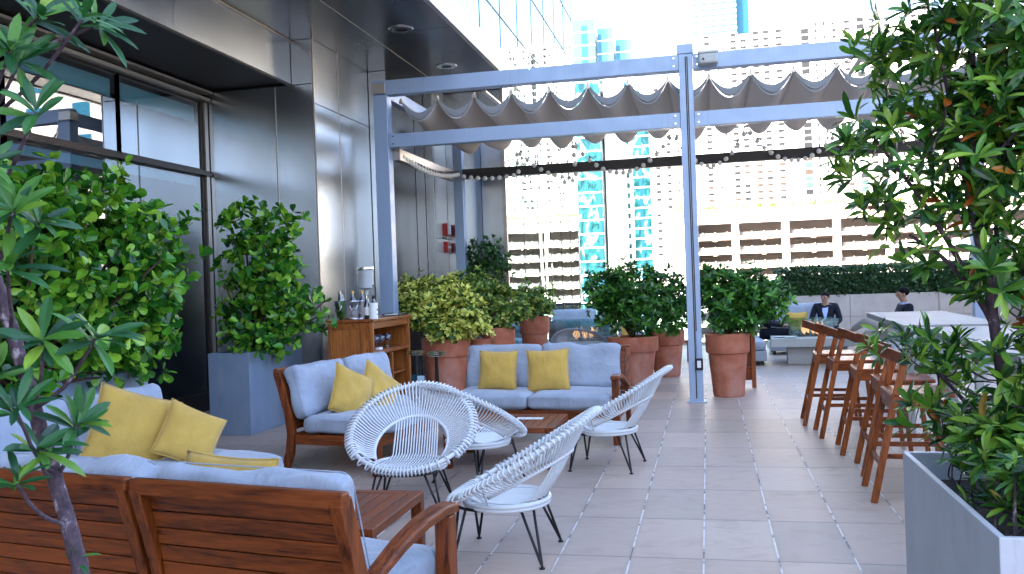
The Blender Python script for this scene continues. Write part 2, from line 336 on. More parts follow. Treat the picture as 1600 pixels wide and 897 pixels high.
# ---------------------------------------------------------------- mesh helpers
class MB:
    def __init__(s): s.v = []; s.f = []
    def add(s, vs, fs):
        b = len(s.v); s.v += [tuple(p) for p in vs]; s.f += [tuple(i+b for i in f) for f in fs]; return s
    def box(s, x0, x1, y0, y1, z0, z1, T=None):
        vs = [Vector((x, y, z)) for x in (x0, x1) for y in (y0, y1) for z in (z0, z1)]
        if T is not None: vs = [T @ p for p in vs]
        return s.add(vs, [(0, 1, 3, 2), (4, 6, 7, 5), (0, 4, 5, 1), (2, 3, 7, 6), (0, 2, 6, 4), (1, 5, 7, 3)])
    def bar(s, a, b, w, h, up=(0, 0, 1), w2=None, h2=None):
        a, b = Vector(a), Vector(b); d = (b-a).normalized(); up = Vector(up)
        if abs(d.dot(up)) > .98: up = Vector((0, 1, 0))
        sd = d.cross(up).normalized(); u = sd.cross(d).normalized()
        w2 = w2 or w; h2 = h2 or h; vs = []
        for p, ww, hh in ((a, w, h), (b, w2, h2)):
            for sx, sz in ((-1, -1), (1, -1), (1, 1), (-1, 1)): vs.append(p + sd*sx*ww/2 + u*sz*hh/2)
        return s.add(vs, [(3, 2, 1, 0), (4, 5, 6, 7), (0, 1, 5, 4), (1, 2, 6, 5), (2, 3, 7, 6), (3, 0, 4, 7)])
    def sweep(s, pts, w, h, up=(0, 0, 1), ws=None):
        """rectangular section swept along a polyline"""
        pts = [Vector(p) for p in pts]; vs = []; n = len(pts)
        for i, p in enumerate(pts):
            d = (pts[min(i+1, n-1)] - pts[max(i-1, 0)]).normalized(); u0 = Vector(up)
            sd = d.cross(u0).normalized(); u = sd.cross(d).normalized(); k = ws[i] if ws else 1
            for sx, sz in ((-1, -1), (1, -1), (1, 1), (-1, 1)): vs.append(p + sd*sx*w*k/2 + u*sz*h*k/2)
        fs = [(3, 2, 1, 0), tuple(4*(n-1)+j for j in range(4))]
        for i in range(n-1):
            for j in range(4): fs.append((4*i+j, 4*i+(j+1) % 4, 4*i+4+(j+1) % 4, 4*i+4+j))
        return s.add(vs, fs)
    def tube(s, pts, r, seg=8, closed=False, caps=True):
        pts = [Vector(p) for p in pts]; n = len(pts); rr = r if isinstance(r, (list, tuple)) else [r]*n
        vs = []; fs = []; ref = None
        for i, p in enumerate(pts):
            if closed: d = pts[(i+1) % n] - pts[i-1]
            else: d = pts[min(i+1, n-1)] - pts[max(i-1, 0)]
            if d.length < 1e-9: d = Vector((0, 0, 1))
            d.normalize()
            if ref is None:
                ref = Vector((0, 0, 1)) if abs(d.z) < .9 else Vector((1, 0, 0))
            a = ref - d*ref.dot(d)
            if a.length < 1e-5: a = d.orthogonal()
            a.normalize(); ref = a; b = d.cross(a)
            for k in range(seg):
                t = 2*PI*k/seg; vs.append(p + (a*math.cos(t) + b*math.sin(t))*rr[i])
        m_ = n if closed else n-1
        for i in range(m_):
            for k in range(seg):
                a0 = i*seg; b0 = ((i+1) % n)*seg
                fs.append((a0+k, a0+(k+1) % seg, b0+(k+1) % seg, b0+k))
        if caps and not closed:
            fs.append(tuple(reversed(range(seg)))); fs.append(tuple((n-1)*seg+k for k in range(seg)))
        return s.add(vs, fs)
    def cyl(s, a, b, r, seg=16, r2=None): return s.tube([a, b], [r, r if r2 is None else r2], seg)
    def lathe(s, prof, seg=32, T=None, caps=True):
        vs = []; fs = []; n = len(prof)
        for (r, z) in prof:
            for k in range(seg):
                t = 2*PI*k/seg; p = Vector((r*math.cos(t), r*math.sin(t), z)); vs.append(T @ p if T is not None else p)
        for i in range(n-1):
            for k in range(seg): fs.append((i*seg+k, i*seg+(k+1) % seg, (i+1)*seg+(k+1) % seg, (i+1)*seg+k))
        if caps:
            fs.append(tuple(reversed(range(seg)))); fs.append(tuple((n-1)*seg+k for k in range(seg)))
        return s.add(vs, fs)
    def ball(s, c, r, seg=10, rings=6, sc=(1, 1, 1)):
        c = Vector(c); prof = []
        vs = [c + Vector((0, 0, -r*sc[2]))]; fs = []
        for i in range(1, rings):
            ph = -PI/2 + PI*i/rings
            for k in range(seg):
                t = 2*PI*k/seg; vs.append(c + Vector((r*sc[0]*math.cos(ph)*math.cos(t), r*sc[1]*math.cos(ph)*math.sin(t), r*sc[2]*math.sin(ph))))
        vs.append(c + Vector((0, 0, r*sc[2]))); L = len(vs)-1
        for k in range(seg): fs.append((0, 1+(k+1) % seg, 1+k))
        for i in range(rings-2):
            for k in range(seg): fs.append((1+i*seg+k, 1+i*seg+(k+1) % seg, 1+(i+1)*seg+(k+1) % seg, 1+(i+1)*seg+k))
        o = 1+(rings-2)*seg
        for k in range(seg): fs.append((o+k, o+(k+1) % seg, L))
        return s.add(vs, fs)

def tag(o, label=None, cat=None, group=None, kind=None):
    if label: o['label'] = label
    if cat: o['category'] = cat
    if group: o['group'] = group
    if kind: o['kind'] = kind
    return o
def obj(name, mb, material, parent=None, smooth=False, bevel=0.0, loc=None, rot=None, seg=2):
    me = bpy.data.meshes.new(name)
    if isinstance(mb, MB): me.from_pydata(mb.v, [], mb.f)
    else: me.from_pydata(*mb)
    me.update()
    if smooth:
        me.polygons.foreach_set('use_smooth', [True]*len(me.polygons))
        if smooth == 'auto':
            try: me.set_sharp_from_angle(angle=R(38))
            except Exception: pass
    me.materials.append(M[material] if isinstance(material, str) else material)
    o = bpy.data.objects.new(name, me); col.objects.link(o)
    if parent is not None: o.parent = parent
    if loc is not None: o.location = loc
    if rot is not None: o.rotation_euler = rot
    if bevel:
        b = o.modifiers.new('bevel', 'BEVEL'); b.width = bevel; b.segments = seg; b.limit_method = 'ANGLE'; b.angle_limit = R(35)
        b.harden_normals = False
    return o
def thing(name, label, cat, loc=(0, 0, 0), rotz=0.0, group=None):
    o = bpy.data.objects.new(name, None); col.objects.link(o); o.empty_display_size = .1
    o.location = loc; o.rotation_euler = (0, 0, rotz)
    return tag(o, label, cat, group)
def dup(root, loc, rotz, label=None, group=None):
    r = root.copy(); col.objects.link(r); r.location = loc; r.rotation_euler = (0, 0, rotz)
    if label: r['label'] = label
    if group: r['group'] = group
    for ch in list(root.children):
        c = ch.copy(); col.objects.link(c); c.parent = r
        for g2 in ch.children:
            d = g2.copy(); col.objects.link(d); d.parent = c
    return r
def struct(name, mb, m_, **k): return tag(obj(name, mb, m_, **k), kind='structure')

# ---------------------------------------------------------------- leaves
def T_round(L):      # obovate leaf, slightly cupped, along +x
    return ([(0, 0, 0), (.32*L, .18*L, .02*L), (.66*L, .34*L, .06*L), (.92*L, .25*L, .03*L), (1.0*L, 0, 0), (.92*L, -.25*L, .03*L), (.66*L, -.34*L, .06*L), (.32*L, -.18*L, .02*L), (.6*L, 0, -.015*L)],
            [(0, 1, 8), (1, 2, 8), (2, 3, 8), (3, 4, 8), (4, 5, 8), (5, 6, 8), (6, 7, 8), (7, 0, 8)])
def T_lance(L, w=.14, droop=.14):
    xs = [0, .18, .42, .68, .88, 1.0]; ws = [.12, .55, .95, 1.0, .6, .0]
    vs = []; fs = []
    for i, (x, k) in enumerate(zip(xs, ws)):
        z = -droop*L*x*x + .10*L*x*(1-x)
        vs += [(x*L, k*w*L, z+.25*w*L*k), (x*L, 0, z), (x*L, -k*w*L, z+.25*w*L*k)]
    for i in range(5):
        a = 3*i; fs += [(a, a+1, a+4, a+3), (a+1, a+2, a+5, a+4)]
    return vs, fs
def T_small(L, w=.24):
    return ([(0, 0, 0), (.35*L, w*L, .03*L), (.75*L, w*L*.9, .0), (1.0*L, 0, -.10*L), (.75*L, -w*L*.9, 0), (.35*L, -w*L, .03*L)], [(0, 1, 2, 3), (0, 3, 4, 5)])
class Leaves:
    def __init__(s): s.P = []; s.D = []; s.Nn = []; s.S = []
    def leaf(s, p, d, n, sc=1.0): s.P.append(tuple(p)); s.D.append(tuple(d)); s.Nn.append(tuple(n)); s.S.append(sc)
    def whorl(s, p, axis, n=9, rad=1.0, tilt=(35, 75), sc=1.0, rows=1):
        a = Vector(axis).normalized(); u = a.orthogonal().normalized(); v = a.cross(u)
        off = random.random()*6
        for i in range(n):
            t = off + 2*PI*i/n*1.618*rows + random.uniform(-.25, .25)
            tl = R(random.uniform(*tilt))
            rad_dir = u*math.cos(t) + v*math.sin(t)
            d = a*math.cos(tl) + rad_dir*math.sin(tl)
            nn = a*math.sin(tl) - rad_dir*math.cos(tl)
            s.leaf(Vector(p) + a*random.uniform(-.02, .015), d, nn, sc*random.uniform(.7, 1.1))
    def build(s, tmpl):
        vs, fs = tmpl; tv = np.array(vs, float); n = len(s.P)
        P = np.array(s.P); D = np.array(s.D); Nn = np.array(s.Nn); S = np.array(s.S)[:, None, None]
        D /= np.linalg.norm(D, axis=1, keepdims=True)+1e-9
        B = np.cross(Nn, D); B /= np.linalg.norm(B, axis=1, keepdims=True)+1e-9
        K = np.cross(D, B)
        W = P[:, None, :] + S*(tv[None, :, 0:1]*D[:, None, :] + tv[None, :, 1:2]*B[:, None, :] + tv[None, :, 2:3]*K[:, None, :])
        W = W.reshape(-1, 3); k = len(vs)
        F = [tuple(i*k+j for j in f) for i in range(n) for f in fs]
        return (W.tolist(), [], F)
def rdir():
    while True:
        v = Vector((random.uniform(-1, 1), random.uniform(-1, 1), random.uniform(-1, 1)))
        if .05 < v.length < 1: return v.normalized()
def blob_points(blobs, n, rmin=.55):
    w = [b[3]*b[4]*b[5] for b in blobs]; tot = sum(w); out = []
    for b, wi in zip(blobs, w):
        for _ in range(int(n*wi/tot)+1):
            d = rdir(); r = random.uniform(rmin**2, 1.0)**.5
            r *= 1 + .34*noise.noise(Vector((d.x*2.1+b[0]*3, d.y*2.1+b[1], d.z*2.1)))
            p = Vector((b[0]+d.x*b[3]*r, b[1]+d.y*b[4]*r, b[2]+d.z*b[5]*r))
            if random.random() < .07: p = p + d*random.uniform(.04, .16) + Vector((0, 0, random.uniform(0, .08)))
            out.append((p, d, r))
    return out
def stems(mb, base, targets, r0=.02, seg=5):
    base = Vector(base)
    for t in targets:
        t = Vector(t); mid = base.lerp(t, .5) + Vector((random.uniform(-.05, .05), random.uniform(-.05, .05), random.uniform(0, .06)))
        mb.tube([base, base.lerp(mid, .5), mid, mid.lerp(t, .5), t], [r0, r0*.85, r0*.65, r0*.45, r0*.22], seg)
def shrub(label, cat, base, blobs, n, tmpl, lmat, mode='round', name='shrub', rad=1.0, nst=7, group=None, r0=.02, wn=7, twig='twig'):
    root = thing(name, label, cat, base, 0, group); bs = Vector(base)
    L = Leaves(); pts = blob_points(blobs, n)
    for p, d, r in pts:
        p = p - bs
        if mode == 'round':
            up = Vector((0, 0, 1)); dd = (d*.6 + rdir()*.75 + up*.25).normalized()
            nn = (d*.7 + up*.6 + rdir()*.55)
            nn = nn - dd*nn.dot(dd)
            if nn.length < .05: nn = dd.orthogonal()
            L.leaf(p, dd, nn, random.uniform(.65, 1.15))
        elif mode == 'rosette':
            ax = (d*.75 + Vector((0, 0, .45)) + rdir()*.55).normalized()
            L.whorl(p, ax, random.choice((3, 4, 5, 6)), tilt=(30, 85), sc=random.uniform(.75, 1.15))
        elif mode == 'whorl':
            ax = (d*.8 + Vector((0, 0, .7)) + rdir()*.45).normalized()
            L.whorl(p, ax, wn, tilt=(40, 88), sc=random.uniform(.75, 1.15))
    obj('foliage', L.build(tmpl), lmat, root)
    mb = MB(); tg = [Vector((b[0], b[1], b[2]))-bs + rdir()*.08 for b in blobs] + [random.choice(pts)[0]-bs for _ in range(nst)]
    stems(mb, (0, 0, 0), tg, r0); obj('stem', mb, twig, root, smooth=True)
    return root
# ================================================================ SETTING
XG = -3.42      # plane of the tower's curtain wall
# ground far below, and the terrace podium
struct('ground', MB().box(-1500, 1500, -1200, 1900, -24.4, -24.0), 'asphalt')
rd = MB(); rd.box(-300, 500, 60, 78, -24.0, -23.996); struct('road', rd, M['paver'] if False else 'asphalt')
pv = MB(); pv.box(-300, 500, 55, 59.6, -24.0, -23.87); pv.box(-300, 500, 78.4, 84, -24.0, -23.87); struct('pavement', pv, 'greywall')
mk = MB()
for i in range(60): mk.box(-200+i*9, -196+i*9, 68.9, 69.1, -23.992, -23.988)
struct('road_markings', mk, 'whitewall')
struct('terrace_floor', MB().box(-6.9, 7.0, -6.0, 21.6, -.30, 0), 'paver')
pod = thing('podium_building', 'pale podium block carrying the roof terrace', 'building', (0, 0, -24))
obj('wall', MB().box(-6.8, 6.98, -5.9, 21.55, .02, 23.69), 'greywall', pod)

# ---------------------------------------------------------------- OFFICE TOWER (one thing, all its cladding as parts)
tw = thing('office_tower', 'tall office tower with brushed steel cladding and mirrored glass beside the terrace', 'building', (-10, 5, 0))
O = Vector((10, -5, 0))
def tp(name, mb, m_, parent=None, **k):
    mb.v = [tuple(Vector(p)+O) for p in mb.v] if parent is None else mb.v
    return obj(name, mb, m_, parent or tw, **k)
Z2, Z1 = 5.025, 4.445
# core volumes (hidden bulk)
tp('core_wall', MB().box(-40, -11.6, -40, 24.2, -24, 46), 'greywall')
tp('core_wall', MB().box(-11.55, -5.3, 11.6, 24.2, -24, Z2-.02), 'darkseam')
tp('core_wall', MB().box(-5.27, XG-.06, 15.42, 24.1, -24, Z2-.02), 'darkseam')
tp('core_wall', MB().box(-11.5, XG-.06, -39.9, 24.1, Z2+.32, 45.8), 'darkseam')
tp('roof', MB().box(-40.2, XG+.1, -40.2, 24.5, 46, 46.6), 'greywall')
# curtain wall above the soffit and beyond the steel piers: panes with wavy reflections
rows = [-24, -18, -12, -6, -2.0, .1, 1.42, 2.64, 3.87, 5.09, 6.31, 7.55, 8.75, 9.97, 11.2]
ys = [15.35+i*1.495 for i in range(7)]
cnt = 0
for i in range(len(ys)-1):
    for z0, z1 in ((-24, .93), (.93, 3.87), (3.87, 5.09), (5.09, 6.31), (6.31, 7.55), (7.55, 8.75), (8.75, 12.4)):
        mb = MB().box(XG-.03, XG, ys[i]+.008, ys[i+1]-.008, z0+.01, z1-.01); tp('glass_pane', mb, 'curtain'); cnt += 1
for i in range(5):
    for z0, z1 in ((5.35, 6.31), (6.31, 7.55), (7.55, 12.4)):
        tp('glass_pane', MB().box(XG-.03, XG, 15.35-(i+1)*1.495+.008, 15.35-i*1.495-.008, z0+.01, z1-.01), 'curtain')
tp('glass_pane', MB().box(XG-.03, XG, -40, 15.35-5*1.495-.01, 5.36, 12.39), 'curtain')
tp('glass_pane', MB().box(XG-.03, XG, -40, 24.3, 12.42, 45.9), 'curtain')
mu = MB()
for z in (3.87, 6.31, 7.55, 8.75): mu.box(XG-.02, XG+.012, 15.3 if z < 5 else 7.0, 24.32, z-.011, z+.011)
for y in ys: mu.box(XG-.02, XG+.008, y-.007, y+.007, 0, 12.4)
for i in range(1, 6): mu.box(XG-.02, XG+.008, 15.35-i*1.495-.007, 15.35-i*1.495+.007, 5.36, 12.4)
tp('mullion', mu, 'darkmetal')
tp('corner_trim', MB().box(XG-.06, XG+.014, 24.31, 24.40, -24, 46), 'framelight')
tp('corner_trim', MB().box(XG-.04, XG+.016, 15.28, 15.335, 0, Z2), 'framelight')

# steel cladding, panel by panel
def panel_ny(x0, x1, y, z0, z1, g=.006): tp('steel_panel', MB().box(x0+g, x1-g, y, y+.03, z0+g, z1-g), 'steel')
def panel_px(x, y0, y1, z0, z1, g=.006, m_='steel'): tp('steel_panel', MB().box(x-.03, x, y0+g, y1-g, z0+g, z1-g), m_)
XP = -5.15; YW = 11.3
for a, b in ((-6.79, -5.72), (-5.72, XP)):
    panel_ny(a, b, YW, .0, Z1-.03); 
panel_ny(-5.47, XP, YW, Z1-.03, Z2)
for a, b in ((YW, 12.15), (12.15, 13.32)):
    panel_px(XP, a, b, 0, 4.15); panel_px(XP, a, b, 4.15, Z2)
# pale edge seams
se = MB()
se.box(XP-.012, XP+.006, YW-.006, YW+.012, 0, Z2); se.box(-5.728, -5.712, YW-.008, YW+.01, 0, Z1-.04); se.box(XP-.01, XP+.006, 12.143, 12.157, 0, Z2)
tp('seam_trim', se, 'framelight')
# recess and second pier
panel_ny(XP, XP+.001+.30, 13.34, 0, Z2)
tp('steel_panel', MB().box(-4.85, -4.83, 13.34, 14.6, 0, Z2), 'soffit')
panel_ny(-4.83, -4.66, 14.6, 0, Z2); panel_ny(-5.2, -4.83, 14.62, 0, Z2)
panel_ny(-4.66, -4.5, 14.6, 0, Z2)
panel_px(-4.5, 14.63, 15.36, 0, 2.42, m_='pier_glare'); panel_px(-4.5, 14.63, 15.36, 2.42, Z2, m_='pier_glare')
for a, b in ((-4.5, -3.86), (-3.86, XG-.05)): panel_ny(a, b, 15.34, 0, Z2)
# lower perforated soffit, fascia, upper soffit
for a, b in ((-6, 2.0), (2.0, 6.9), (6.9, YW)):
    tp('soffit_panel', MB().box(-6.9, -5.51, a+.012, b-.012, Z1, Z1+.03), 'perf')
for a, b in ((-6, 3.4), (3.4, 5.9), (5.9, 8.55), (8.55, YW-.01)): panel_px(-5.47, a, b, Z1-.02, Z2, .005)
tp('fascia_trim', MB().box(-5.51, -5.462, -6, YW-.01, Z1-.045, Z1-.022), 'darkmetal')
tp('fascia_trim', MB().box(-5.468, -5.45, -6, YW-.01, Z2-.022, Z2-.002), 'seam')
for a, b in ((-6, 1.0), (1.0, 5.2), (5.2, 8.2), (8.2, 11.4), (11.4, 15.3)):
    for c_, d_ in ((-5.47, -4.36), (-4.36, -3.2)):
        tp('soffit_panel', MB().box(c_+.005, d_-.005, a+.005, b-.005, Z2, Z2+.03), 'soffit')
tp('soffit_joint', MB().box(-4.366, -4.354, -6, 15.3, Z2-.003, Z2+.02), 'seam')
tp('soffit_edge', MB().box(-3.2, -3.13, -6, 15.6, Z2-.015, Z2+.33), 'framelight')
tp('soffit_edge', MB().box(-3.45, -3.2, -6, 15.6, Z2+.31, Z2+.33), 'framelight')
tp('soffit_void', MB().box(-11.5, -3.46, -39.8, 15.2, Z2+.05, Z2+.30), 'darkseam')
# window wall on the left with interior behind
XW = -6.79
ZM, ZT = 3.28, 4.26
wy = [-5.9, -3.0, -.2, 2.6, 5.2, 7.60, 9.39, 11.16]
for i in range(len(wy)-1):
    a, b = wy[i], wy[i+1]
    for z0, z1, nm in ((.25, ZM-.05, 'lower'), (ZM+.05, ZT-.02, 'upper')):
        w = tp('window', MB().box(XW-.05, XW+.02, a-.018, a+.018, z0-.05, z1+.03).box(XW-.05, XW+.02, b-.018, b+.018, z0-.05, z1+.03).box(XW-.045, XW+.015, a, b, z0-.05, z0).box(XW-.045, XW+.015, a, b, z1, z1+.03), 'frame')
        obj('pane', MB().add([(p[0]+O.x, p[1]+O.y, p[2]) for p in ((XW, a+.02, z0), (XW, b-.02, z0), (XW, b-.02, z1), (XW, a+.02, z1))], [(0, 1, 2, 3)]), 'pane' if nm == 'upper' else 'panelow', w)
        if nm == 'upper':
            obj('blind', MB().box(XW-.04+O.x, XW-.03+O.x, a+.09+O.y, b-.09+O.y, z1-.27, z1-.06), 'blind', w)
        else:
            obj('blind', MB().box(XW-.04+O.x, XW-.03+O.x, a+.09+O.y, b-.09+O.y, z1-.14, z1-.03), 'blind', w)
tp('transom', MB().box(XW-.03, XW+.09, -6, YW-.02, ZM-.045, ZM-.005).box(XW-.03, XW+.06, -6, YW-.02, ZM+.004, ZM+.03), 'frame')
tp('head_trim', MB().box(XW-.04, XW+.10, -6, YW-.02, ZT+.02, ZT+.06).box(XW-.02, XW+.14, -6, YW-.02, ZT+.12, ZT+.15), 'seam')
tp('corner_trim', MB().box(XW-.03, XW+.05, YW-.10, YW-.02, 0, ZT), 'framelight')
tp('plinth', MB().box(XW-.06, XW+.04, -6, YW-.02, 0, .24), 'darkmetal')
tp('interior_wall', MB().box(-11.6, -11.55, -6, YW, 0, ZT+.1).box(-11.6, XW-.1, -6, YW, -.02, .0).box(-11.6, XW-.1, -6, YW, ZT+.06, ZT+.12), 'interior')
for y in (6.4, 9.2):
    tp('interior_lamp', MB().lathe([(.10, 0), (.10, .02)], 20, Matrix.Translation((-8.6, y, ZT+.035))), 'lampglow') if 'lampglow' in M else None
# recessed soffit lights
for x, y in ((-3.86, 11.28), (-3.86, 13.4), (-3.86, 8.6)):
    t = thing('recessed_downlight', {11.28: 'round recessed steel downlight in the dark soffit, the larger nearer one', 13.4: 'round recessed downlight in the dark soffit right above the end of the pergola beam', 8.6: 'round recessed downlight in the dark soffit nearest the camera'}[y], 'ceiling light', (x, y, Z2), 0, 'recessed lights in the soffit')
    obj('trim_ring', MB().lathe([(.085, -.012), (.16, -.012), (.165, -.006), (.165, 0), (.085, 0)], 32, caps=False), 'chrome', t, smooth='auto')
    obj('baffle', MB().lathe([(.084, -.006), (.07, .02), (.001, .022)], 24, caps=False), 'darkmetal', t, smooth=True)
# fire alarm on the second pier
t = thing('fire_alarm', 'red and white fire alarm strobe and call point on the steel pier', 'fire alarm', (-4.5, 15.1, 2.2))
obj('strobe', MB().box(.002, .09, -.11, .11, .27, .49), 'red', t, bevel=.008)
obj('strobe_lens', MB().box(.09, .13, -.10, -.01, .29, .47), 'whiteplastic', t, bevel=.01)
obj('call_point', MB().box(.002, .08, -.08, .08, -.02, .17), 'red', t, bevel=.008)
obj('handle', MB().box(.08, .10, -.06, .06, .05, .09), 'whiteplastic', t, bevel=.004)
obj('back_plate', MB().box(.0, .012, -.13, .13, .22, .25), 'black', t)

# ---------------------------------------------------------------- parapet wall, hedges, railing
w = thing('parapet_wall', 'low beige stone wall behind the seated men at the far end of the terrace', 'wall', (4.2, 20.5, 0))
for a, b in ((-2.68, -1.19), (-1.19, .6), (.6, 2.2)): obj('stone_panel', MB().box(a+.004, b-.004, 0, .06, 0, .62), 'beigewall', w, bevel=.003); obj('stone_panel', MB().box(a+.004, b-.004, 0, .06, .628, 1.10), 'beigewall', w, bevel=.003)
obj('core', MB().box(-2.68, 2.75, .062, .7, 0, 1.08), 'beigewall', w)
w2 = thing('side_parapet', 'low beige stone wall along the right side of the terrace', 'wall', (6.5, 8, 0))
obj('core', MB().box(0, .45, -14, 12.9, 0, 1.08), 'beigewall', w2, bevel=.004)
def hedge(label, x0, x1, y0, y1, z0, z1, n, base):
    root = thing('clipped_hedge', label, 'hedge', base); L = Leaves()
    for _ in range(n):
        f = random.random(); p = Vector((random.uniform(x0, x1), random.uniform(y0, y1), random.uniform(z0, z1)))
        k = random.random()
        if k < .5: p.y = y0 + random.uniform(-.06, .10) if x1-x0 > y1-y0 else p.y
        elif k < .8: p.z = z1 + random.uniform(-.08, .05)
        if x1-x0 <= y1-y0 and k < .5: p.x = x0 + random.uniform(-.06, .1)
        p.z += .05*noise.noise(p*2.2)
        d = rdir(); L.leaf(p-Vector(base), d, rdir(), random.uniform(.7, 1.2))
    obj('foliage', L.build(T_small(.075, .3)), 'leaf_hedge', root)
    obj('inner_twigs', MB().box(x0-base[0]+.05, x1-base[0]-.05, y0-base[1]+.1, y1-base[1]-.05, z0-base[2], z1-base[2]-.12), 'leaf_hedge', root)
hedge('dark clipped hedge growing on top of the beige end wall', 1.5, 6.9, 20.55, 21.1, 1.06, 1.68, 9000, (4.2, 20.8, 1.1))
hedge('dark clipped hedge along the right side of the terrace', 6.4, 6.95, 2.0, 20.4, 1.06, 1.9, 9000, (6.7, 11, 1.1))
rl = thing('glass_railing', 'waist-high glass railing with dark top rail at the end of the terrace', 'railing', (-.95, 21.45, 0))
for i in range(4): obj('glass_panel', MB().box(-2.44+i*1.22+.01, -2.44+(i+1)*1.22-.01, -.006, .006, .06, 1.02), 'greenglass', rl)
obj('top_rail', MB().box(-2.45, 2.45, -.025, .025, 1.02, 1.06), 'darkmetal', rl, bevel=.004)
obj('bottom_rail', MB().box(-2.45, 2.45, -.025, .025, .0, .06), 'framelight', rl)

# ================================================================ CITY
def building(name, label, base, cat='building', group=None): return thing(name, label, cat, base, 0, group)
def win_grid(root, cells, mats, th=.12, lim=96):
    """cells: (x, z, w, h, matkey) in local coords on the local y=0 face; the largest stay single parts, the rest one part"""
    shared = {}; k = 0; rest = {}
    for (x, z, w, h, mk_) in cells:
        if k < lim:
            key = (round(w, 2), round(h, 2), mk_)
            if key not in shared:
                shared[key] = obj('window', MB().box(-w/2, w/2, -th, .03, 0, h).box(-.03, .03, -th-.03, -th, 0, h), mk_, root, loc=(x, 0, z))
            else:
                c = shared[key].copy(); col.objects.link(c); c.parent = root; c.location = (x, 0, z)
        else:
            rest.setdefault('all', MB()).box(x-w/2, x+w/2, -th, .03, z, z+h)
        k += 1
    if rest: tag(obj('window_rows', rest['all'], 'win', root), kind='stuff')

# white apartment slab behind the garage
b = building('apartment_block', 'huge white apartment block with rows of small paired windows above the parking garage', (40, 350, -24))
obj('wall', MB().box(-43.5, 90, 0, 24, 0, 117).box(10, 60, 4, 20, 117, 121), 'whitewall', b)
cols = [(1104, 1.9, .8, 'win'), (1122, .5, .6, 'win'), (1131, .5, .6, 'win'), (1147, 1.9, .8, 'win'), (1163, 1.9, .8, 'win'), (1183, 2.0, .75, 'winbrown'), (1199, 1.9, .75, 'winbrown'), (1219, 2.0, .75, 'winbrown'), (1260, 2.6, 1.5, 'wingreen'), (1277, .6, 1.0, 'win'), (1290, .6, 1.0, 'win'), (1305, 1.2, .7, 'win'), (1325, 1.9, .8, 'win'), (1345, 2.4, 1.4, 'wingreen'), (1362, 1.9, .8, 'win'), (1385, 1.9, .8, 'win'), (1405, .6, .9, 'win'), (1425, 1.9, .8, 'win'), (1450, 2.4, 1.4, 'wingreen'), (1475, 1.9, .8, 'win'), (1500, 1.9, .8, 'win'), (1540, 1.9, .8, 'win')]
cells = []
rnd = random.Random(3)
for r_ in range(26):
    for (px, w_, h_, mk_) in cols:
        x = -1.8+(px-1085)*.23-40
        mm = mk_
        if rnd.random() < .25: mm = 'winbrown'
        if rnd.random() < .12: continue
        cells.append((x, 54+r_*2.5-.0*r_+ (0 if px < 1240 else 1.0), w_*1.05, h_*1.25, mm))
cells.sort(key=lambda c: (-(c[1] < 70), rnd.random()))
win_grid(b, cells, None, .15)
for r_ in range(0, 26, 1):
    pass
obj('balcony_band', MB().box(-1.0, 4.2, -1.2, 0, 52, 53), 'whitewall', b); obj('balcony_band', MB().box(20, 26, -1.2, 0, 60, 61), 'whitewall', b)

# left white wing seen between the glass towers and the post, with dark window strips
b = building('apartment_tower', 'white tower with dark narrow window strips left of the pergola post', (-14, 300, -24))
obj('wall', MB().box(-11, 11.5, 0, 16, 0, 92), 'whitewall', b)
cells = []
for r_ in range(22):
    for x, w_, mk_ in ((-6.4, .9, 'cyan'), (-3.5, .5, 'win'), (-.8, 1.5, 'win'), (2.8, 1.3, 'win'), (6.0, .9, 'winbrown'), (8.8, 1.6, 'win')):
        if rnd.random() < .2: continue
        cells.append((x, 33+r_*2.6, w_, .9, mk_))
cells.sort(key=lambda c: rnd.random()); win_grid(b, cells, None, .12)

# teal glass towers
def glass_tower(label, x0, x1, y, top, m_='cyan', dark=None, step=2.95, group='teal glass towers'):
    b = building('glass_tower', label, ((x0+x1)/2, y, -24), group=group); h = top+24; w = (x1-x0)/2
    obj('glass_wall', MB().box(-w, w, 0, 14, 0, h), m_, b)
    n = int(min(46, h/step))
    first = None
    for i in range(n):
        z = h - i*step*1.0
        if first is None: first = obj('floor_band', MB().box(-w-.05, w+.05, -.09, 0, -.14, .14), 'whitewall', b, loc=(0, 0, z))
        else:
            c = first.copy(); col.objects.link(c); c.parent = b; c.location = (0, 0, z)
    if dark:
        for a, c_ in dark: obj('dark_strip', MB().box(a-(x0+x1)/2, c_-(x0+x1)/2, -.05, .3, 0, h-1.5), 'blueglass', b)
    return b
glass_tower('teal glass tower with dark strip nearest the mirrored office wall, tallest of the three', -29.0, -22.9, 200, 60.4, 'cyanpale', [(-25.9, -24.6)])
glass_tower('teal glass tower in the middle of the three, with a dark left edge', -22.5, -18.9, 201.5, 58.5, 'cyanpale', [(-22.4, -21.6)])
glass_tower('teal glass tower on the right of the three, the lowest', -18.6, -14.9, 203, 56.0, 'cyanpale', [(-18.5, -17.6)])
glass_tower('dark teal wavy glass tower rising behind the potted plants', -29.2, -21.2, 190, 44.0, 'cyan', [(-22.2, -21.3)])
b = building('white_tower', 'narrow plain white tower between two teal glass strips', (-18.0, 195, -24)); obj('wall', MB().box(-2.95, 2.95, 0, 12, 0, 70), 'whitewall', b)
for i in range(18): obj('window', MB().box(-.3, .3, -.1, .02, 30+i*2.2, 31.1+i*2.2), 'cyan', b, loc=(1.9, 0, 0))
glass_tower('narrow blue and teal glass strip tower beside the plain white tower', -14.9, -11.2, 193, 41.0, 'cyan', [(-13.6, -12.9)], 2.2)
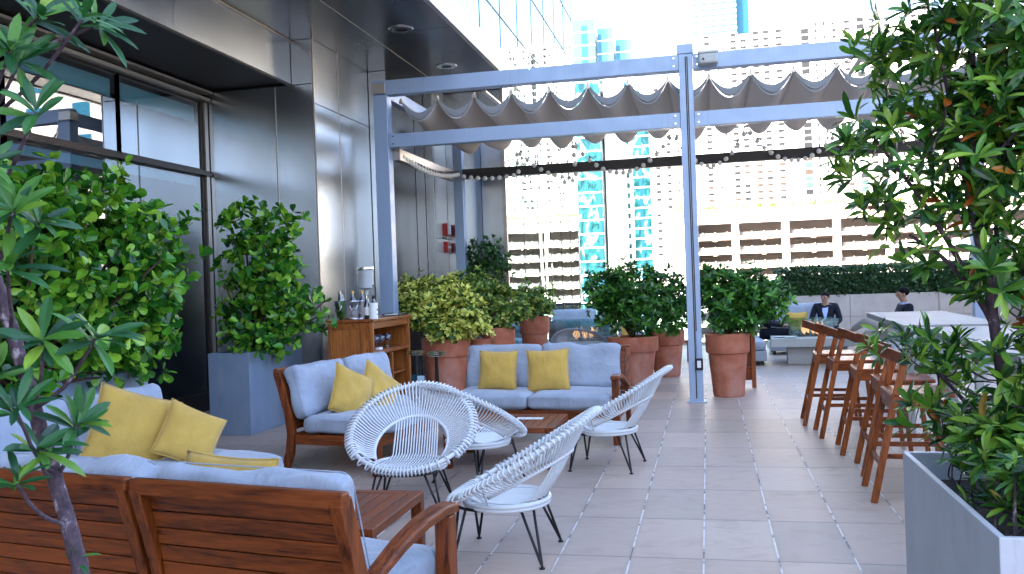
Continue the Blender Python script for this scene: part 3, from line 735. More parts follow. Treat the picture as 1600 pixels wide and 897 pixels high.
# hazy little towers in the distance
for i, (px0, px1, top, D, m_, lab) in enumerate(((1001, 1014, 46, 400, 'cyanpale', 'slim pale teal tower in the distance, leftmost of the small ones'), (1016, 1032, 40, 420, 'blueglass', 'slim blue tower in the distance with a white frame'), (1036, 1050, 52, 440, 'cyanpale', 'slim teal tower in the distance beside the white block'), (1052, 1062, 44, 430, 'blueglass', 'narrow blue tower in the distance just left of the pergola post'))):
    k = D/1392.7*1.045; x0, x1 = (px0-1105)*k, (px1-1105)*k
    b = building('distant_tower', lab, ((x0+x1)/2, D, -24), group='small towers in the distance'); w_ = (x1-x0)/2
    obj('wall', MB().box(-w_, w_, 0, 10, 0, top+24), 'whitewall', b)
    for r_ in range(16):
        obj('window_band', MB().box(-w_*.8, w_*.1, -.15, .02, top+20-r_*2.8, top+21.5-r_*2.8), m_, b)
        obj('window_band', MB().box(w_*.3, w_*.8, -.15, .02, top+20-r_*2.8, top+21.5-r_*2.8), m_, b)
# tall blue tower on the skyline
b = building('skyline_tower', 'tall pale blue tower standing highest on the skyline above the pergola post', (11, 500, -24))
obj('wall', MB().box(-14, 9, 0, 20, 0, 215), 'cyanpale', b); obj('wall', MB().box(9.1, 15.5, 2, 18, 0, 218), 'blueglass', b)
for i in range(30): obj('floor_band', MB().box(-14.1, 9.05, -.2, 0, 122+i*3.1, 123.6+i*3.1), 'whitewall', b)
for x in (-10, -5, 0, 5): obj('pier', MB().box(x-.7, x+.7, -.35, -.2, 100, 215), 'whitewall', b)

# parking garage
gx0, gx1 = -7.4, 78.0
b = building('parking_garage', 'long pale parking garage with open decks across the street', (30, 160, -24)); q = lambda x: x-30
zb = 24
obj('parapet', MB().box(q(gx0), q(gx1), 0, .5, zb+10.7, zb+13.1), 'pinkslab', b)
obj('cornice', MB().box(q(gx0)-.2, q(gx1)+.2, -.35, .0, zb+12.6, zb+13.2), 'yellowband', b)
obj('roof_deck', MB().box(q(gx0), q(gx1), .5, 30, zb+11.6, zb+12.0), 'pinkslab', b)
obj('end_wall', MB().box(q(gx0), q(-1.3), .02, .5, 0, zb+10.68), 'whitewall', b)
obj('side_wall', MB().box(q(gx0), q(gx0)+.3, .5, 30, 0, zb+11.5), 'whitewall', b)
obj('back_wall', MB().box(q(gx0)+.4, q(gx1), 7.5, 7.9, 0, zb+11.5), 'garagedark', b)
for k in range(5): obj('groove_shadow', MB().box(q(gx0)+1.2, q(-1.3), -.03, .02, zb+8.3-k*2.53, zb+8.5-k*2.53), 'garagedark', b)  # raised dark strips stand for the shadow lines of the wall grooves
for k in range(9):
    z = zb+8.1-k*2.53
    obj('deck_slab', MB().box(q(-1.3), q(gx1), -.10, 7.4, z-.22, z+.33), 'pinkslab', b)
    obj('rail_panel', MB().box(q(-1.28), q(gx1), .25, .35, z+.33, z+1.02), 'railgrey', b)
    if k < 4:
        for j in range(24):
            o_ = obj('rail_post', MB().box(0, .15, .1, .24, .33, 1.15), 'pinkslab', b, loc=(q(-.6+j*2.08), 0, z)) if (k == 0 and j == 0) else rp0.copy()
            if k == 0 and j == 0: rp0 = o_
            else: col.objects.link(o_); o_.parent = b; o_.location = (q(-.6+j*2.08), 0, z)
for j in range(10): obj('column', MB().box(q(4.4+j*8.38), q(5.6+j*8.38), -.22, .7, 0, zb+10.69), 'pinkslab', b)
for j in range(10):
    for k in range(4): obj('ceiling_lamp', MB().box(q(1.2+j*8.38), q(1.9+j*8.38), 3, 3.3, zb+7.75-k*2.53, zb+7.85-k*2.53), 'lampwarm', b)
cars = []
for j in range(14):   # parked cars glimpsed on the decks
    pass
# roof garden
for j, (x0, x1) in enumerate(((-6, 3), (4, 12), (14, 24), (26, 33), (36, 50), (54, 70))):
    root = thing('roof_shrubs', 'yellow-green planting strip on the garage roof, %s' % ('leftmost of the row;second from the left;third from the left, above the middle bays;fourth from the left, right of the middle;fifth from the left, behind the right tree;rightmost of the row'.split(';')[j]), 'shrubs', ((x0+x1)/2, 160.9, 13.0), 0, 'planting strips on the garage roof')
    L = Leaves()
    for _ in range(500): L.leaf((random.uniform(x0-(x0+x1)/2, x1-(x0+x1)/2), random.uniform(-.6, .6), random.uniform(-.2, .75)), rdir(), rdir(), random.uniform(.6, 1.2))
    obj('foliage', L.build(T_round(.55)), 'leaf_var', root)

# apartment building off to the right, mirrored in the window wall
b = building('balcony_apartments', 'grey apartment building with white balconies mirrored in the tower windows', (66.5, 80, -24))
obj('wall', MB().box(-21, 30, 0, 18, 0, 66), 'greywall', b)
cells = []
for r_ in range(9):
    for x in (-18, -12.5, -3, 3.5, 12, 17): cells.append((x, 37.5+r_*3.2, 2.0, 1.7, 'blueglass'))
win_grid(b, cells, None, .06)
for r_ in range(9):
    for x in (-8, 8):
        bb = obj('balcony', MB().box(x-2.2, x+2.2, -1.5, 0, 36.2+r_*3.2, 36.5+r_*3.2), 'whitewall', b)
        rr_ = MB().box(x-2.2, x+2.2, -1.5, -1.42, 37.4+r_*3.2, 37.5+r_*3.2)
        for k in range(12): rr_.box(x-2.15+k*.385, x-2.1+k*.385, -1.5, -1.44, 36.5+r_*3.2, 37.4+r_*3.2)
        obj('balcony_railing', rr_, 'whitewall', bb)
obj('entrance_canopy', MB().box(-21, 30, -3, 0, 33.2, 34.6), 'greywall', b)
# ================================================================ PERGOLA
pg = thing('pergola', 'tall blue-grey metal pergola framing the terrace', 'pergola', (0, 11.57, 0))
PB = 3.03    # back frame at local y
def pp(name, b, m_='post', **k): return obj(name, MB().box(*b), m_, pg, bevel=k.pop('bevel', .006), **k)
pp('post', (-.27, -.095, 0, .18, 0, 4.44)); pp('post_cap', (-.285, -.08, -.01, .19, 4.44, 4.56))
obj('post_channel', MB().box(-.19, -.175, -.004, .0, .05, 4.4).box(-.168, -.155, -.012, .0, .9, 4.4), 'darkmetal', pg)
pp('post', (-4.40, -4.20, 0, .18, 0, 4.26)); pp('post_cap', (-4.42, -4.22, -.01, .17, 4.26, 4.40), 'framelight')
pp('post', (3.92, 4.10, 0, .18, 0, 4.26))
for px_ in (-.182, -4.30, 4.01):
    obj('base_plate', MB().box(px_-.13, px_+.13, -.035, .215, .001, .014), 'post', pg, bevel=.003)
    for bx in (-.11, .11):
        for by in (-.018, .198): obj('bolt', MB().lathe([(.012, .014), (.012, .026), (.006, .030)], 6, Matrix.Translation((px_+bx, by, 0))), 'chrome', pg)
for bx, bz in ((-.33, 4.29), (-.33, 4.39), (-.04, 4.29), (-.04, 4.39), (-.33, 3.56), (-.33, 3.66), (-.04, 3.56), (-.04, 3.66), (-4.13, 3.56), (-4.13, 3.66), (2.0, 4.41), (-2.2, 4.41)):
    obj('bolt', MB().cyl((bx, 0, bz), (bx, -.010, bz), .011, 6), 'chrome', pg)
pp('beam', (-4.40, -.272, .0, .16, 4.235, 4.435)); pp('beam', (-.093, 4.10, .0, .16, 4.235, 4.435))
pp('beam', (-4.198, -.272, .01, .16, 3.515, 3.70)); pp('beam', (-.093, 3.918, .01, .16, 3.515, 3.70))
pp('post', (-4.16, -4.0, PB, PB+.16, 0, 4.2))
pp('post', (-.24, -.10, PB+.02, PB+.14, 0, 4.2)) if False else None
pp('post', (3.92, 4.10, PB, PB+.16, 0, 4.2))
pp('side_beam', (-4.22, -4.10, .181, PB-.001, 3.36, 3.52), 'framelight'); pp('side_beam', (3.95, 4.08, .181, PB-.001, 3.40, 3.52))
pp('side_beam', (-4.36, -4.24, .181, PB-.001, 4.22, 4.40)); pp('side_beam', (3.95, 4.08, .181, PB-.001, 4.22, 4.40))
pp('back_beam', (-3.998, 3.918, PB, PB+.14, 3.40, 3.56), 'darkmetal')
for x in (-4.0+i*.79 for i in range(11)):
    pass
pp('guide_rail', (-2.9, -2.84, .17, PB-.01, 4.20, 4.225), 'framelight', bevel=.003); pp('guide_rail', (1.9, 1.96, .17, PB-.01, 4.20, 4.225), 'framelight', bevel=.003)
# retractable canopy: cloth hung in scallops from cross rods
cn = thing('retractable_canopy', 'taupe canopy cloth hanging in deep scallops under the pergola roof', 'canopy', (0, 11.57, 0))
x0, step, nx = -4.06, .5205, 15
NXs, NY = 14, 12
vs, fs = [], []
ysl = [.20, .26, .33, .5, .8, 1.2, 1.6, 2.0, 2.4, 2.7, 2.86, 2.92]
for j, y in enumerate(ysl):
    for i in range(nx*NXs+1):
        t = i/NXs; fr = t - math.floor(t); x = x0 + t*step
        s = math.sin(PI*fr)**.82 if 0 < fr < 1 else 0
        u = min(1, (y-.2)/.5)
        sag = .275 + .05*u + .02*math.sin(y*3+math.floor(t)*1.7) + .022*math.sin(math.floor(t)*2.9)*u
        z = 4.175 - sag*s - .010*math.sin(x*40+y*9)*.4*s*(0.4+.6*noise.noise(Vector((x*2, y*2, 1)))) - .04*u
        vs.append((x + .018*math.sin(y*4+math.floor(t)*2.1)*s, y + .015*math.sin(x*9), z))
W_ = nx*NXs+1
for j in range(len(ysl)-1):
    for i in range(W_-1): fs.append((j*W_+i, j*W_+i+1, (j+1)*W_+i+1, (j+1)*W_+i))
cl = obj('cloth', (vs, [], fs), 'canopy', cn, smooth=True)
sm = cl.modifiers.new('solid', 'SOLIDIFY'); sm.thickness = .004
# valance drop hanging in front at the near edge, and hem
vs, fs = [], []
for j in range(4):
    for i in range(nx*NXs+1):
        t = i/NXs; fr = t-math.floor(t); x = x0+t*step; s = math.sin(PI*fr)**.82 if 0 < fr < 1 else 0
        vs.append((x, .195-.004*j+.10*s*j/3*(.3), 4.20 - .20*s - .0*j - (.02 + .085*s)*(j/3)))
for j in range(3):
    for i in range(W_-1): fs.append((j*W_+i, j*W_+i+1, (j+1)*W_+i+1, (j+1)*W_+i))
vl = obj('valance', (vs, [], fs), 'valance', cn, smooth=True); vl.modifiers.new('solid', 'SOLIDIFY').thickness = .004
hm = MB()
hm.tube([(x0+(i/NXs)*step, .192+.03*(math.sin(PI*((i/NXs) % 1))**.82 if i % NXs else 0), 4.166-.288*(math.sin(PI*((i/NXs) % 1))**.82 if i % NXs else 0)) for i in range(W_)], .007, 6)
obj('hem', hm, 'hem', cn, smooth=True)
for i in range(nx+1):
    h_ = obj('hanger', MB().cyl((0, 0, 0), (0, -.02, 0), .028, 12).box(-.016, .016, -.012, .012, .02, .05), 'framelight', cn, loc=(x0+i*step, .185, 4.158), smooth='auto')
rods = MB()
# string lights
def string_light(label, runs, base, spacing=.13):
    root = thing('string_light', label, 'string lights', base, 0, 'globe string lights under the pergola'); B = Vector(base)
    wire = MB(); n = 0; first = None
    for a, b, sag in runs:
        a, b = Vector(a), Vector(b); L_ = (b-a).length + sag*.8; k = max(2, int(L_/spacing)); pts = []
        for i in range(25):
            t = i/24; p = a.lerp(b, t); p.z -= sag*4*t*(1-t); pts.append(p-B)
        wire.tube(pts, .0045, 5)
        for i in range(k):
            t = (i+.5)/k; p = a.lerp(b, t); p.z -= sag*4*t*(1-t); p -= B
            if first is None:
                first = obj('bulb', MB().ball((0, 0, -.066), .038, 12, 8), 'bulb', root, smooth=True, loc=p)
                obj('socket', MB().cyl((0, 0, .0), (0, 0, -.042), .011, 8), 'black', first)
            else:
                c = first.copy(); col.objects.link(c); c.parent = root; c.location = p
                d = first.children[0].copy(); col.objects.link(d); d.parent = c
    obj('wire', wire, 'black', root)
    return root
yb = 14.48
string_light('string of clear globe bulbs swagging along the left side beam towards the rear post', [((-4.12, 11.85, 3.50), (-4.03, 14.5, 3.53), .12)], (-4.12, 11.85, 3.5))
string_light('string of globe bulbs from the rear left post across the first two swags', [((-4.0, yb, 3.50), (-2.98, 14.3, 3.44), .05), ((-3.02, yb, 3.86), (-2.96, 14.3, 3.42), .0), ((-3.02, yb, 3.86), (-2.1, yb, 3.36), .12), ((-2.3, yb, 3.30), (-2.02, 14.4, 3.34), .03), ((-2.03, 14.4, 3.32), (-2.08, yb, 3.93), -.02)], (-3.02, yb, 3.86))
string_light('string of globe bulbs swagging over the dark rear beam left of the middle post', [((-2.08, yb, 3.93), (-.46, yb, 3.97), .56)], (-2.08, yb, 3.93))
string_light('string of globe bulbs swagging deeply right behind the middle post', [((-.46, yb, 3.97), (.68, yb, 3.96), .55)], (-.46, yb, 3.97))
string_light('string of globe bulbs swagging right of the middle post towards the tree', [((.68, yb, 3.96), (2.1, yb, 3.92), .52)], (.68, yb, 3.96))
# sensor unit on the beam, outlet on the post
t = thing('sensor_unit', 'white rounded sensor unit mounted on the pergola beam beside the middle post', 'sensor', (.10, 11.48, 4.33))
mb = MB(); mb.box(-.12, .12, -.09, .085, -.075, .055); obj('housing', mb, 'stonegrey', t, bevel=.03, seg=4)
mb = MB(); mb.box(-.125, .125, -.095, .085, .057, .10); obj('cover', mb, 'whiteplastic', t, bevel=.02, seg=3)
obj('sensor_lens', MB().cyl((-.06, -.091, -.02), (-.06, -.10, -.02), .014, 12), 'black', t)
t = thing('power_outlet', 'black weatherproof power outlet with a pale switch on the middle post', 'outlet', (-.14, 11.57, .49))
obj('box', MB().box(-.05, .05, -.035, 0, -.075, .075), 'black', t, bevel=.01); obj('switch', MB().box(-.024, .024, -.042, -.036, -.045, .045), 'whiteplastic', t, bevel=.004)
obj('conduit', MB().cyl((-.02, -.012, .075), (-.02, -.012, .42), .008, 8), 'post', t)

# ================================================================ POTS AND PLANTS
def pot(label, x, y, r, h, group='terracotta pots', rim=.30):
    t = thing('terracotta_pot', label, 'pot', (x, y, 0), 0, group); rb = r*.70
    hz = h*(1-rim)
    prof = [(rb*.96, 0), (rb, .02), (rb*1.02, .05)] + [(rb+(r*.88-rb)*((k/8)**.9), .05+(hz-.05)*k/8) for k in range(1, 9)]
    obj('body', MB().lathe(prof + [(r*.86, hz+.01)], 48), 'terra', t, smooth='auto')
    rm = [(r*.87, hz), (r*.96, hz-.005), (r*.98, hz+.012), (r, h-.03), (r*.99, h-.008), (r*.97, h), (r*.90, h), (r*.88, h-.02), (r*.88, h-.07)]
    obj('rim', MB().lathe(rm, 48, caps=False), 'terra', t, smooth='auto')
    obj('soil', MB().lathe([(r*.885, h-.07), (.001, h-.05)], 24, caps=False), 'soil', t, smooth=True)
    return t
G_POT = None
pot('large terracotta pot beside the middle pergola post, right of it', .23, 12.2, .29, .84)
pot('wide terracotta pot behind the right arm of the rear sofa', -1.14, 13.66, .385, .73)
pot('darker terracotta pot half hidden behind the wide pot behind the sofa', -.69, 14.75, .30, .75)
pot('terracotta pot behind the black ashtray stand, nearest the drinks cart', -3.74, 12.45, .35, .84)
pot('terracotta pot standing just behind the left end of the rear sofa', -3.18, 13.4, .26, .93)
pot('terracotta pot farthest back on the left, beside the glass wall', -3.04, 15.6, .27, 1.0)
pot('terracotta pot in the gap between the drinks cart and the nearest variegated bush', -4.12, 13.2, .24, .80)
pot('small terracotta pot squeezed between the two front variegated bushes', -3.36, 12.95, .17, .78)
def B(L): # blob (x,y,z,rx,rz) -> with depth radius
    return [(b[0], b[1], b[2], b[3], (b[3]+b[4])*.5, b[4]) for b in L]
TR, TRb = T_round(.072), T_round(.085)
shrub('bright variegated yellow-green bush nearest the drinks cart', 'potted plant', (-3.74, 12.45, .78), B([(-3.99, 12.3, 1.3, .40, .36), (-3.46, 12.3, 1.19, .40, .35), (-3.77, 12.4, 1.53, .42, .22), (-4.27, 12.3, 1.49, .16, .24), (-3.18, 12.3, 1.05, .16, .20), (-3.7, 12.2, 1.0, .45, .2)]), 1050, T_small(.088), 'leaf_var', 'whorl', 'variegated_shrub', group='variegated shrubs in pots')
shrub('variegated bush in the middle, just above the left end of the rear sofa', 'potted plant', (-3.18, 13.4, .87), B([(-3.5, 13.4, 1.43, .40, .35), (-3.05, 13.4, 1.24, .35, .35), (-3.7, 13.4, 1.63, .2, .18)]), 620, T_small(.085), 'leaf_vardark', 'whorl', 'variegated_shrub', group='variegated shrubs in pots')
shrub('smallest variegated bush, farthest back beside the mirrored glass', 'potted plant', (-3.04, 15.6, .94), B([(-3.2, 15.6, 1.28, .27, .26), (-2.87, 15.6, 1.27, .25, .25), (-3.05, 15.6, 1.16, .33, .2)]), 420, T_small(.085), 'leaf_vardark', 'whorl', 'variegated_shrub', group='variegated shrubs in pots')
shrub('dark round-leaved shrub against the far steel wall behind the variegated bushes', 'shrub', (-3.8, 14.95, .1), B([(-3.76, 14.9, 2.05, .32, .34), (-3.45, 14.9, 1.93, .21, .26), (-3.88, 14.9, 1.78, .27, .25), (-3.7, 14.95, 1.4, .3, .3)]), 330, TRb, 'leaf_dark', 'rosette', 'round_leaf_shrub', r0=.03)
shrub('dense green umbrella plant in the wide pot left of the middle post', 'potted plant', (-1.14, 13.66, .68), B([(-1.53, 13.6, 1.46, .36, .33), (-1.15, 13.6, 1.50, .38, .34), (-1.38, 13.6, 1.08, .33, .30), (-.97, 13.6, 1.07, .32, .35), (-1.2, 13.5, 1.25, .4, .3)]), 620, T_small(.115, .2), 'leaf_green', 'whorl', 'umbrella_plant', group='green umbrella plants in pots', wn=8)
shrub('dense green umbrella plant just left of the middle post, behind its neighbour', 'potted plant', (-.69, 14.75, .7), B([(-.67, 14.6, 1.33, .37, .40), (-.56, 14.6, 1.02, .32, .32)]), 330, T_small(.115, .2), 'leaf_green', 'whorl', 'umbrella_plant', group='green umbrella plants in pots', wn=8)
shrub('dense green umbrella plant in the pot right of the middle post', 'potted plant', (.23, 12.2, .79), B([(.14, 12.1, 1.42, .32, .30), (.48, 12.1, 1.38, .33, .29), (.80, 12.1, 1.26, .27, .27), (.35, 12.1, 1.1, .44, .24), (.08, 12.1, 1.57, .20, .17)]), 620, T_small(.108, .2), 'leaf_green', 'whorl', 'umbrella_plant', group='green umbrella plants in pots', wn=8)

# tall rectangular planters
def planter(label, x0, x1, y0, y1, h, name='rectangular_planter', t_=.025, m_='planter'):
    cx, cy = (x0+x1)/2, (y0+y1)/2
    t = thing(name, label, 'planter', (cx, cy, 0), 0, 'grey rectangular planters'); w, d = (x1-x0)/2, (y1-y0)/2
    mb = MB(); vs = []
    for (a, b, z) in ((w, d, 0), (w, d, h), (w-t_, d-t_, h), (w-t_, d-t_, h-.16)):
        k = 1
        vs += [(-a*k, -b*k, z), (a*k, -b*k, z), (a*k, b*k, z), (-a*k, b*k, z)]
    fs = [(3, 2, 1, 0)]
    for r_ in range(3):
        for j in range(4): fs.append((r_*4+j, r_*4+(j+1) % 4, r_*4+4+(j+1) % 4, r_*4+4+j))
    mb.add(vs, fs); obj('shell', mb, m_, t, bevel=.004)
    obj('soil', MB().box(-w+t_+.001, w-t_-.001, -d+t_+.001, d-t_-.001, h-.19, h-.13), 'soil', t)
    return t
planter('tall grey-blue planter against the steel wall holding the smaller round-leaved shrub', -5.545, -5.04, 9.10, 10.45, .925)
planter('long grey-blue planter in front of the left windows, behind the yellow pillows', -5.60, -5.04, 4.3, 7.26, .94)
planter('large grey-blue planter in the right foreground corner', .90, 1.62, 3.17, 4.64, .715, m_='planter2')
shrub('big bank of glossy round-leaved foliage filling the left windows', 'hedge', (-5.3, 6.0, .85), B([(-4.95, 5.8, 2.20, .35, .33), (-5.01, 6.6, 2.40, .40, .28), (-4.85, 7.0, 2.08, .36, .34), (-4.80, 7.25, 1.78, .27, .30), (-4.9, 6.6, 1.78, .48, .38), (-4.85, 5.8, 1.75, .44, .37), (-4.95, 6.2, 1.28, .45, .27), (-4.88, 6.95, 1.36, .36, .30), (-4.8, 5.1, 2.2, .32, .32), (-5.2, 4.8, 1.6, .4, .5), (-5.2, 6.2, 2.3, .35, .4), (-4.95, 5.6, 1.0, .3, .22), (-4.9, 6.6, 1.02, .26, .2), (-4.95, 7.05, 1.1, .22, .24)]), 1500, T_round(.12), 'leaf_clusia', 'rosette', 'round_leaf_hedge', r0=.03, nst=24)
shrub('smaller glossy round-leaved shrub spilling out of the planter by the steel wall', 'shrub', (-5.28, 9.75, .85), B([(-5.38, 9.7, 2.42, .27, .28), (-5.05, 9.9, 2.38, .24, .25), (-5.18, 9.6, 1.88, .40, .36), (-5.22, 9.5, 1.28, .37, .32), (-4.92, 9.8, 1.41, .34, .36), (-4.62, 9.9, 1.28, .24, .22), (-4.98, 9.8, 1.95, .26, .33), (-5.1, 9.35, 1.0, .3, .18), (-4.9, 9.6, 1.02, .2, .2), (-5.45, 9.6, 2.55, .14, .2)]), 640, T_round(.118), 'leaf_clusia', 'rosette', 'round_leaf_shrub', r0=.028, nst=10)

# foreground trees with long whorled leaves
def whorl_tree(label, base, trunk, limbs, whorls, tmpl, lmat, n=10, sc=1.0, cat='tree', name='long_leaved_tree', tr=.03):
    root = thing(name, label, cat, base); bs = Vector(base)
    mb = MB()
    for pts, r0, r1 in [(trunk, tr, tr*.55)] + limbs:
        P = [Vector(p)-bs for p in pts]; k = len(P)
        # smooth by subdividing
        Q = []
        for i in range(k-1):
            for s_ in range(4):
                t = s_/4; p0, p1, p2, p3 = P[max(i-1, 0)], P[i], P[i+1], P[min(i+2, k-1)]
                Q.append(.5*((2*p1)+(p2-p0)*t+(2*p0-5*p1+4*p2-p3)*t*t+(3*p1-p0-3*p2+p3)*t**3))
        Q.append(P[-1]); m_ = len(Q)
        mb.tube([q_ + rdir()*.0025 for q_ in Q], [r0+(r1-r0)*i/(m_-1) for i in range(m_)], 10)
    obj('trunk', mb, 'bark', root, smooth=True)
    L = Leaves()
    for p, ax, k, s_ in whorls: L.whorl(Vector(p)-bs, ax, k, tilt=(28, 92), sc=s_*sc)
    obj('foliage', L.build(tmpl), lmat, root)
    return root
rb = B([(.75, 4.0, 2.49, .17, .14), (1.0, 4.0, 2.60, .23, .17), (1.2, 3.9, 2.62, .2, .2), (.88, 4.1, 2.25, .20, .18), (.70, 4.2, 2.17, .11, .13), (1.12, 4.0, 2.25, .26, .23), (.84, 4.2, 1.97, .17, .14), (1.02, 4.1, 1.90, .24, .18), (1.2, 3.9, 1.95, .2, .22), (.89, 4.1, 1.68, .14, .12), (1.12, 3.9, 1.62, .2, .16), (.86, 4.4, 1.26, .15, .10), (1.02, 4.1, 1.22, .18, .13), (1.15, 3.9, 1.18, .17, .13), (.99, 4.25, .95, .15, .12), (1.12, 3.9, .94, .18, .13), (1.12, 3.6, .86, .10, .10), (1.35, 4.0, 2.3, .25, .4), (1.35, 4.0, 1.5, .2, .3), (1.2, 3.5, .86, .22, .12), (1.2, 3.9, .90, .25, .14), (1.15, 4.35, .88, .2, .14), (1.35, 3.4, .95, .2, .2), (1.3, 3.8, 1.15, .2, .2), (1.05, 3.75, .86, .12, .1), (.62, 4.1, 2.05, .10, .12), (.74, 4.1, 1.86, .10, .1)])
random.seed(21)
wh = []
for p, d, r_ in blob_points(rb, 700, .15):
    wh.append((p, (d*.7 + Vector((-.15, -.1, .8)) + rdir()*.5), random.choice((7, 8, 9, 10)), random.uniform(.75, 1.15)))
limbs = []
for tgt in [(.72, 4.15, 2.2), (.95, 4.0, 2.65), (1.25, 3.95, 2.6), (.85, 4.1, 1.75)]:
    limbs.append(([(1.16, 3.95, 1.05), (1.14, 3.98, 1.35), Vector((1.12, 4, 1.5)).lerp(Vector(tgt), .45), tgt], .019, .006))
limbs.append(([(1.19, 3.91, .75), (1.08, 4.05, .98), (.97, 4.2, 1.14), (.86, 4.35, 1.24)], .012, .005))
for p, d, r_ in random.sample(blob_points(rb, 90, .6), 60):
    near = min([(Vector(l[0][2])-p).length for l in limbs]); l = min(limbs, key=lambda l: (Vector(l[0][2])-p).length)
    a = Vector(l[0][2]); limbs_pt = a.lerp(p, .5)+Vector((0, 0, -.03))
    limbs.append(([a, limbs_pt, p], .006, .0022)) if len(limbs) < 60 else None
whorl_tree('tall shrub with long glossy leaves rising from the large planter in the right foreground', (1.2, 3.9, .57), [(1.2, 3.9, .57), (1.2, 3.92, .9), (1.15, 3.95, 1.2), (1.12, 4.0, 1.6), (1.08, 4.0, 2.1), (1.1, 4.0, 2.55)], limbs, wh, T_lance(.118, .125), 'leaf_lance', tr=.028)
random.seed(28)
wh = []
for _ in range(130):
    p = Vector((random.uniform(.97, 1.55), random.uniform(3.27, 4.5), random.uniform(.66, .98)))
    wh.append((p, Vector((random.uniform(-.5, .3), random.uniform(-.5, .3), 1)), random.choice((7, 8, 9)), random.uniform(.6, .95)))
whorl_tree('low leafy undergrowth covering the soil of the large planter in the right foreground', (1.25, 3.9, .57), [(1.25, 3.9, .57), (1.24, 3.9, .70)], [([(1.25, 3.9, .60), (p.x, p.y, .60), p], .006, .003) for p in [w_[0] for w_ in wh[:40]]], wh, T_lance(.11, .125), 'leaf_lance', tr=.012, name='undergrowth_plant', cat='plant')
random.seed(33)
fgw = [(-1.54, 2.0, 2.31), (-1.67, 2.0, 2.33), (-1.67, 1.9, 2.22), (-1.73, 2, 2.22), (-1.57, 2.1, 2.33), (-1.60, 1.9, 2.06), (-1.69, 2.0, 1.8), (-1.68, 1.9, 1.82), (-1.61, 2.1, 1.49), (-1.69, 2.0, 1.49), (-1.68, 2.1, 1.26), (-1.69, 1.9, 1.33), (-1.70, 1.9, 1.14), (-1.72, 2.0, 1.21), (-1.70, 1.9, 1.68), (-1.66, 1.8, 1.92), (-1.85, 2.0, 1.4), (-1.9, 1.95, 1.9), (-1.85, 1.9, 2.2)]
wh = [(p, Vector((.55, -.35, .7))+rdir()*.35, random.choice((11, 12, 14)), random.uniform(.8, 1.1)) for p in fgw]
wh.append(((-1.683, 2.09, .90), (.1, -.2, 1), 4, .45))
trunk = [(-1.64, 2.1, .32), (-1.66, 2.1, .7), (-1.68, 2.1, .85), (-1.72, 2.1, .99), (-1.755, 2.1, 1.12), (-1.81, 2.1, 1.3), (-1.87, 2.1, 1.51), (-1.93, 2.1, 1.69), (-1.97, 2.1, 1.85), (-1.98, 2.1, 2.07), (-1.96, 2.1, 2.3)]
limbs = [([(-1.84, 2.1, 1.40+.0*i), ((p[0]-1.84)/2, (p[1]+2.1)/2, (p[2]+min(max(p[2]-.12, 1.0), 2.2))/2-.02), p], .008, .004) for i, p in enumerate(fgw)]
limbs = []
for p in fgw:
    zt = min(max(p[2]-.14, .95), 2.25); base_pt = min(trunk, key=lambda q_: abs(q_[2]-zt))
    a = Vector(base_pt); b = Vector(p); limbs.append(([a, a.lerp(b, .5)+Vector((0, 0, -.03)), b], .007, .004))
whorl_tree('out-of-focus young tree with long leaves and mottled trunk in the left foreground', (-1.64, 2.1, .3), trunk, limbs, wh, T_lance(.128, .115), 'leaf_fg', tr=.025)
pl = planter('low grey planter below the left edge of the picture, under the foreground tree', -1.95, -1.35, 1.75, 2.35, .42)
# ================================================================ FURNITURE
def cushion(w, d, h, puff=.10, r=.045, n=14, seed=0, crease=.006):
    """soft box w x d x h centred on its own origin; thickness bulges towards the middle"""
    bm = bmesh.new(); bmesh.ops.create_cube(bm, size=2.0); bmesh.ops.subdivide_edges(bm, edges=bm.edges[:], cuts=n, use_grid_fill=True)
    for v in bm.verts:
        u = v.co.copy()
        m_ = Vector((abs(u.x), abs(u.y), abs(u.z)))
        p = Vector((u.x*w/2, u.y*d/2, u.z*h/2))
        # round edges
        q_ = Vector((max(-w/2+r, min(w/2-r, p.x)), max(-d/2+r, min(d/2-r, p.y)), max(-h/2+r, min(h/2-r, p.z))))
        e = p-q_
        if e.length > 1e-6: p = q_ + e.normalized()*min(r, e.length if max(abs(e.x), abs(e.y), abs(e.z)) < r*.999 else r)
        fx, fy = 1-u.x**2, 1-u.y**2
        b = (max(0, fx)**.5)*(max(0, fy)**.5)
        p.z += math.copysign(1, u.z)*b*puff*h*(abs(u.z)**.5) if u.z else 0
        fz = max(0, 1-u.z**2)
        p.x += math.copysign(1, u.x)*.03*h*fz*(abs(u.x)**4)*4*.3; p.y += math.copysign(1, u.y)*.03*h*fz*(abs(u.y)**4)*4*.3
        s = Vector((p.x*5+seed*3.1, p.y*5, p.z*7+seed))
        p += Vector((noise.noise(s), noise.noise(s+Vector((9, 0, 0))), noise.noise(s+Vector((0, 9, 0)))))*crease*2
        v.co = p
    bmesh.ops.recalc_face_normals(bm, faces=bm.faces)
    vs = [tuple(v.co) for v in bm.verts]; fs = [tuple(v.index for v in f.verts) for f in bm.faces]; bm.free()
    return (vs, [], fs)
def seam_loop(w, d, z, r=.045):
    pts = []
    for cx, cy, a0 in ((w/2-r, d/2-r, 0), (-w/2+r, d/2-r, 90), (-w/2+r, -d/2+r, 180), (w/2-r, -d/2+r, 270)):
        for k in range(5): a = R(a0+k*22.5); pts.append((cx+math.cos(a)*r, cy+math.sin(a)*r, z))
    return pts
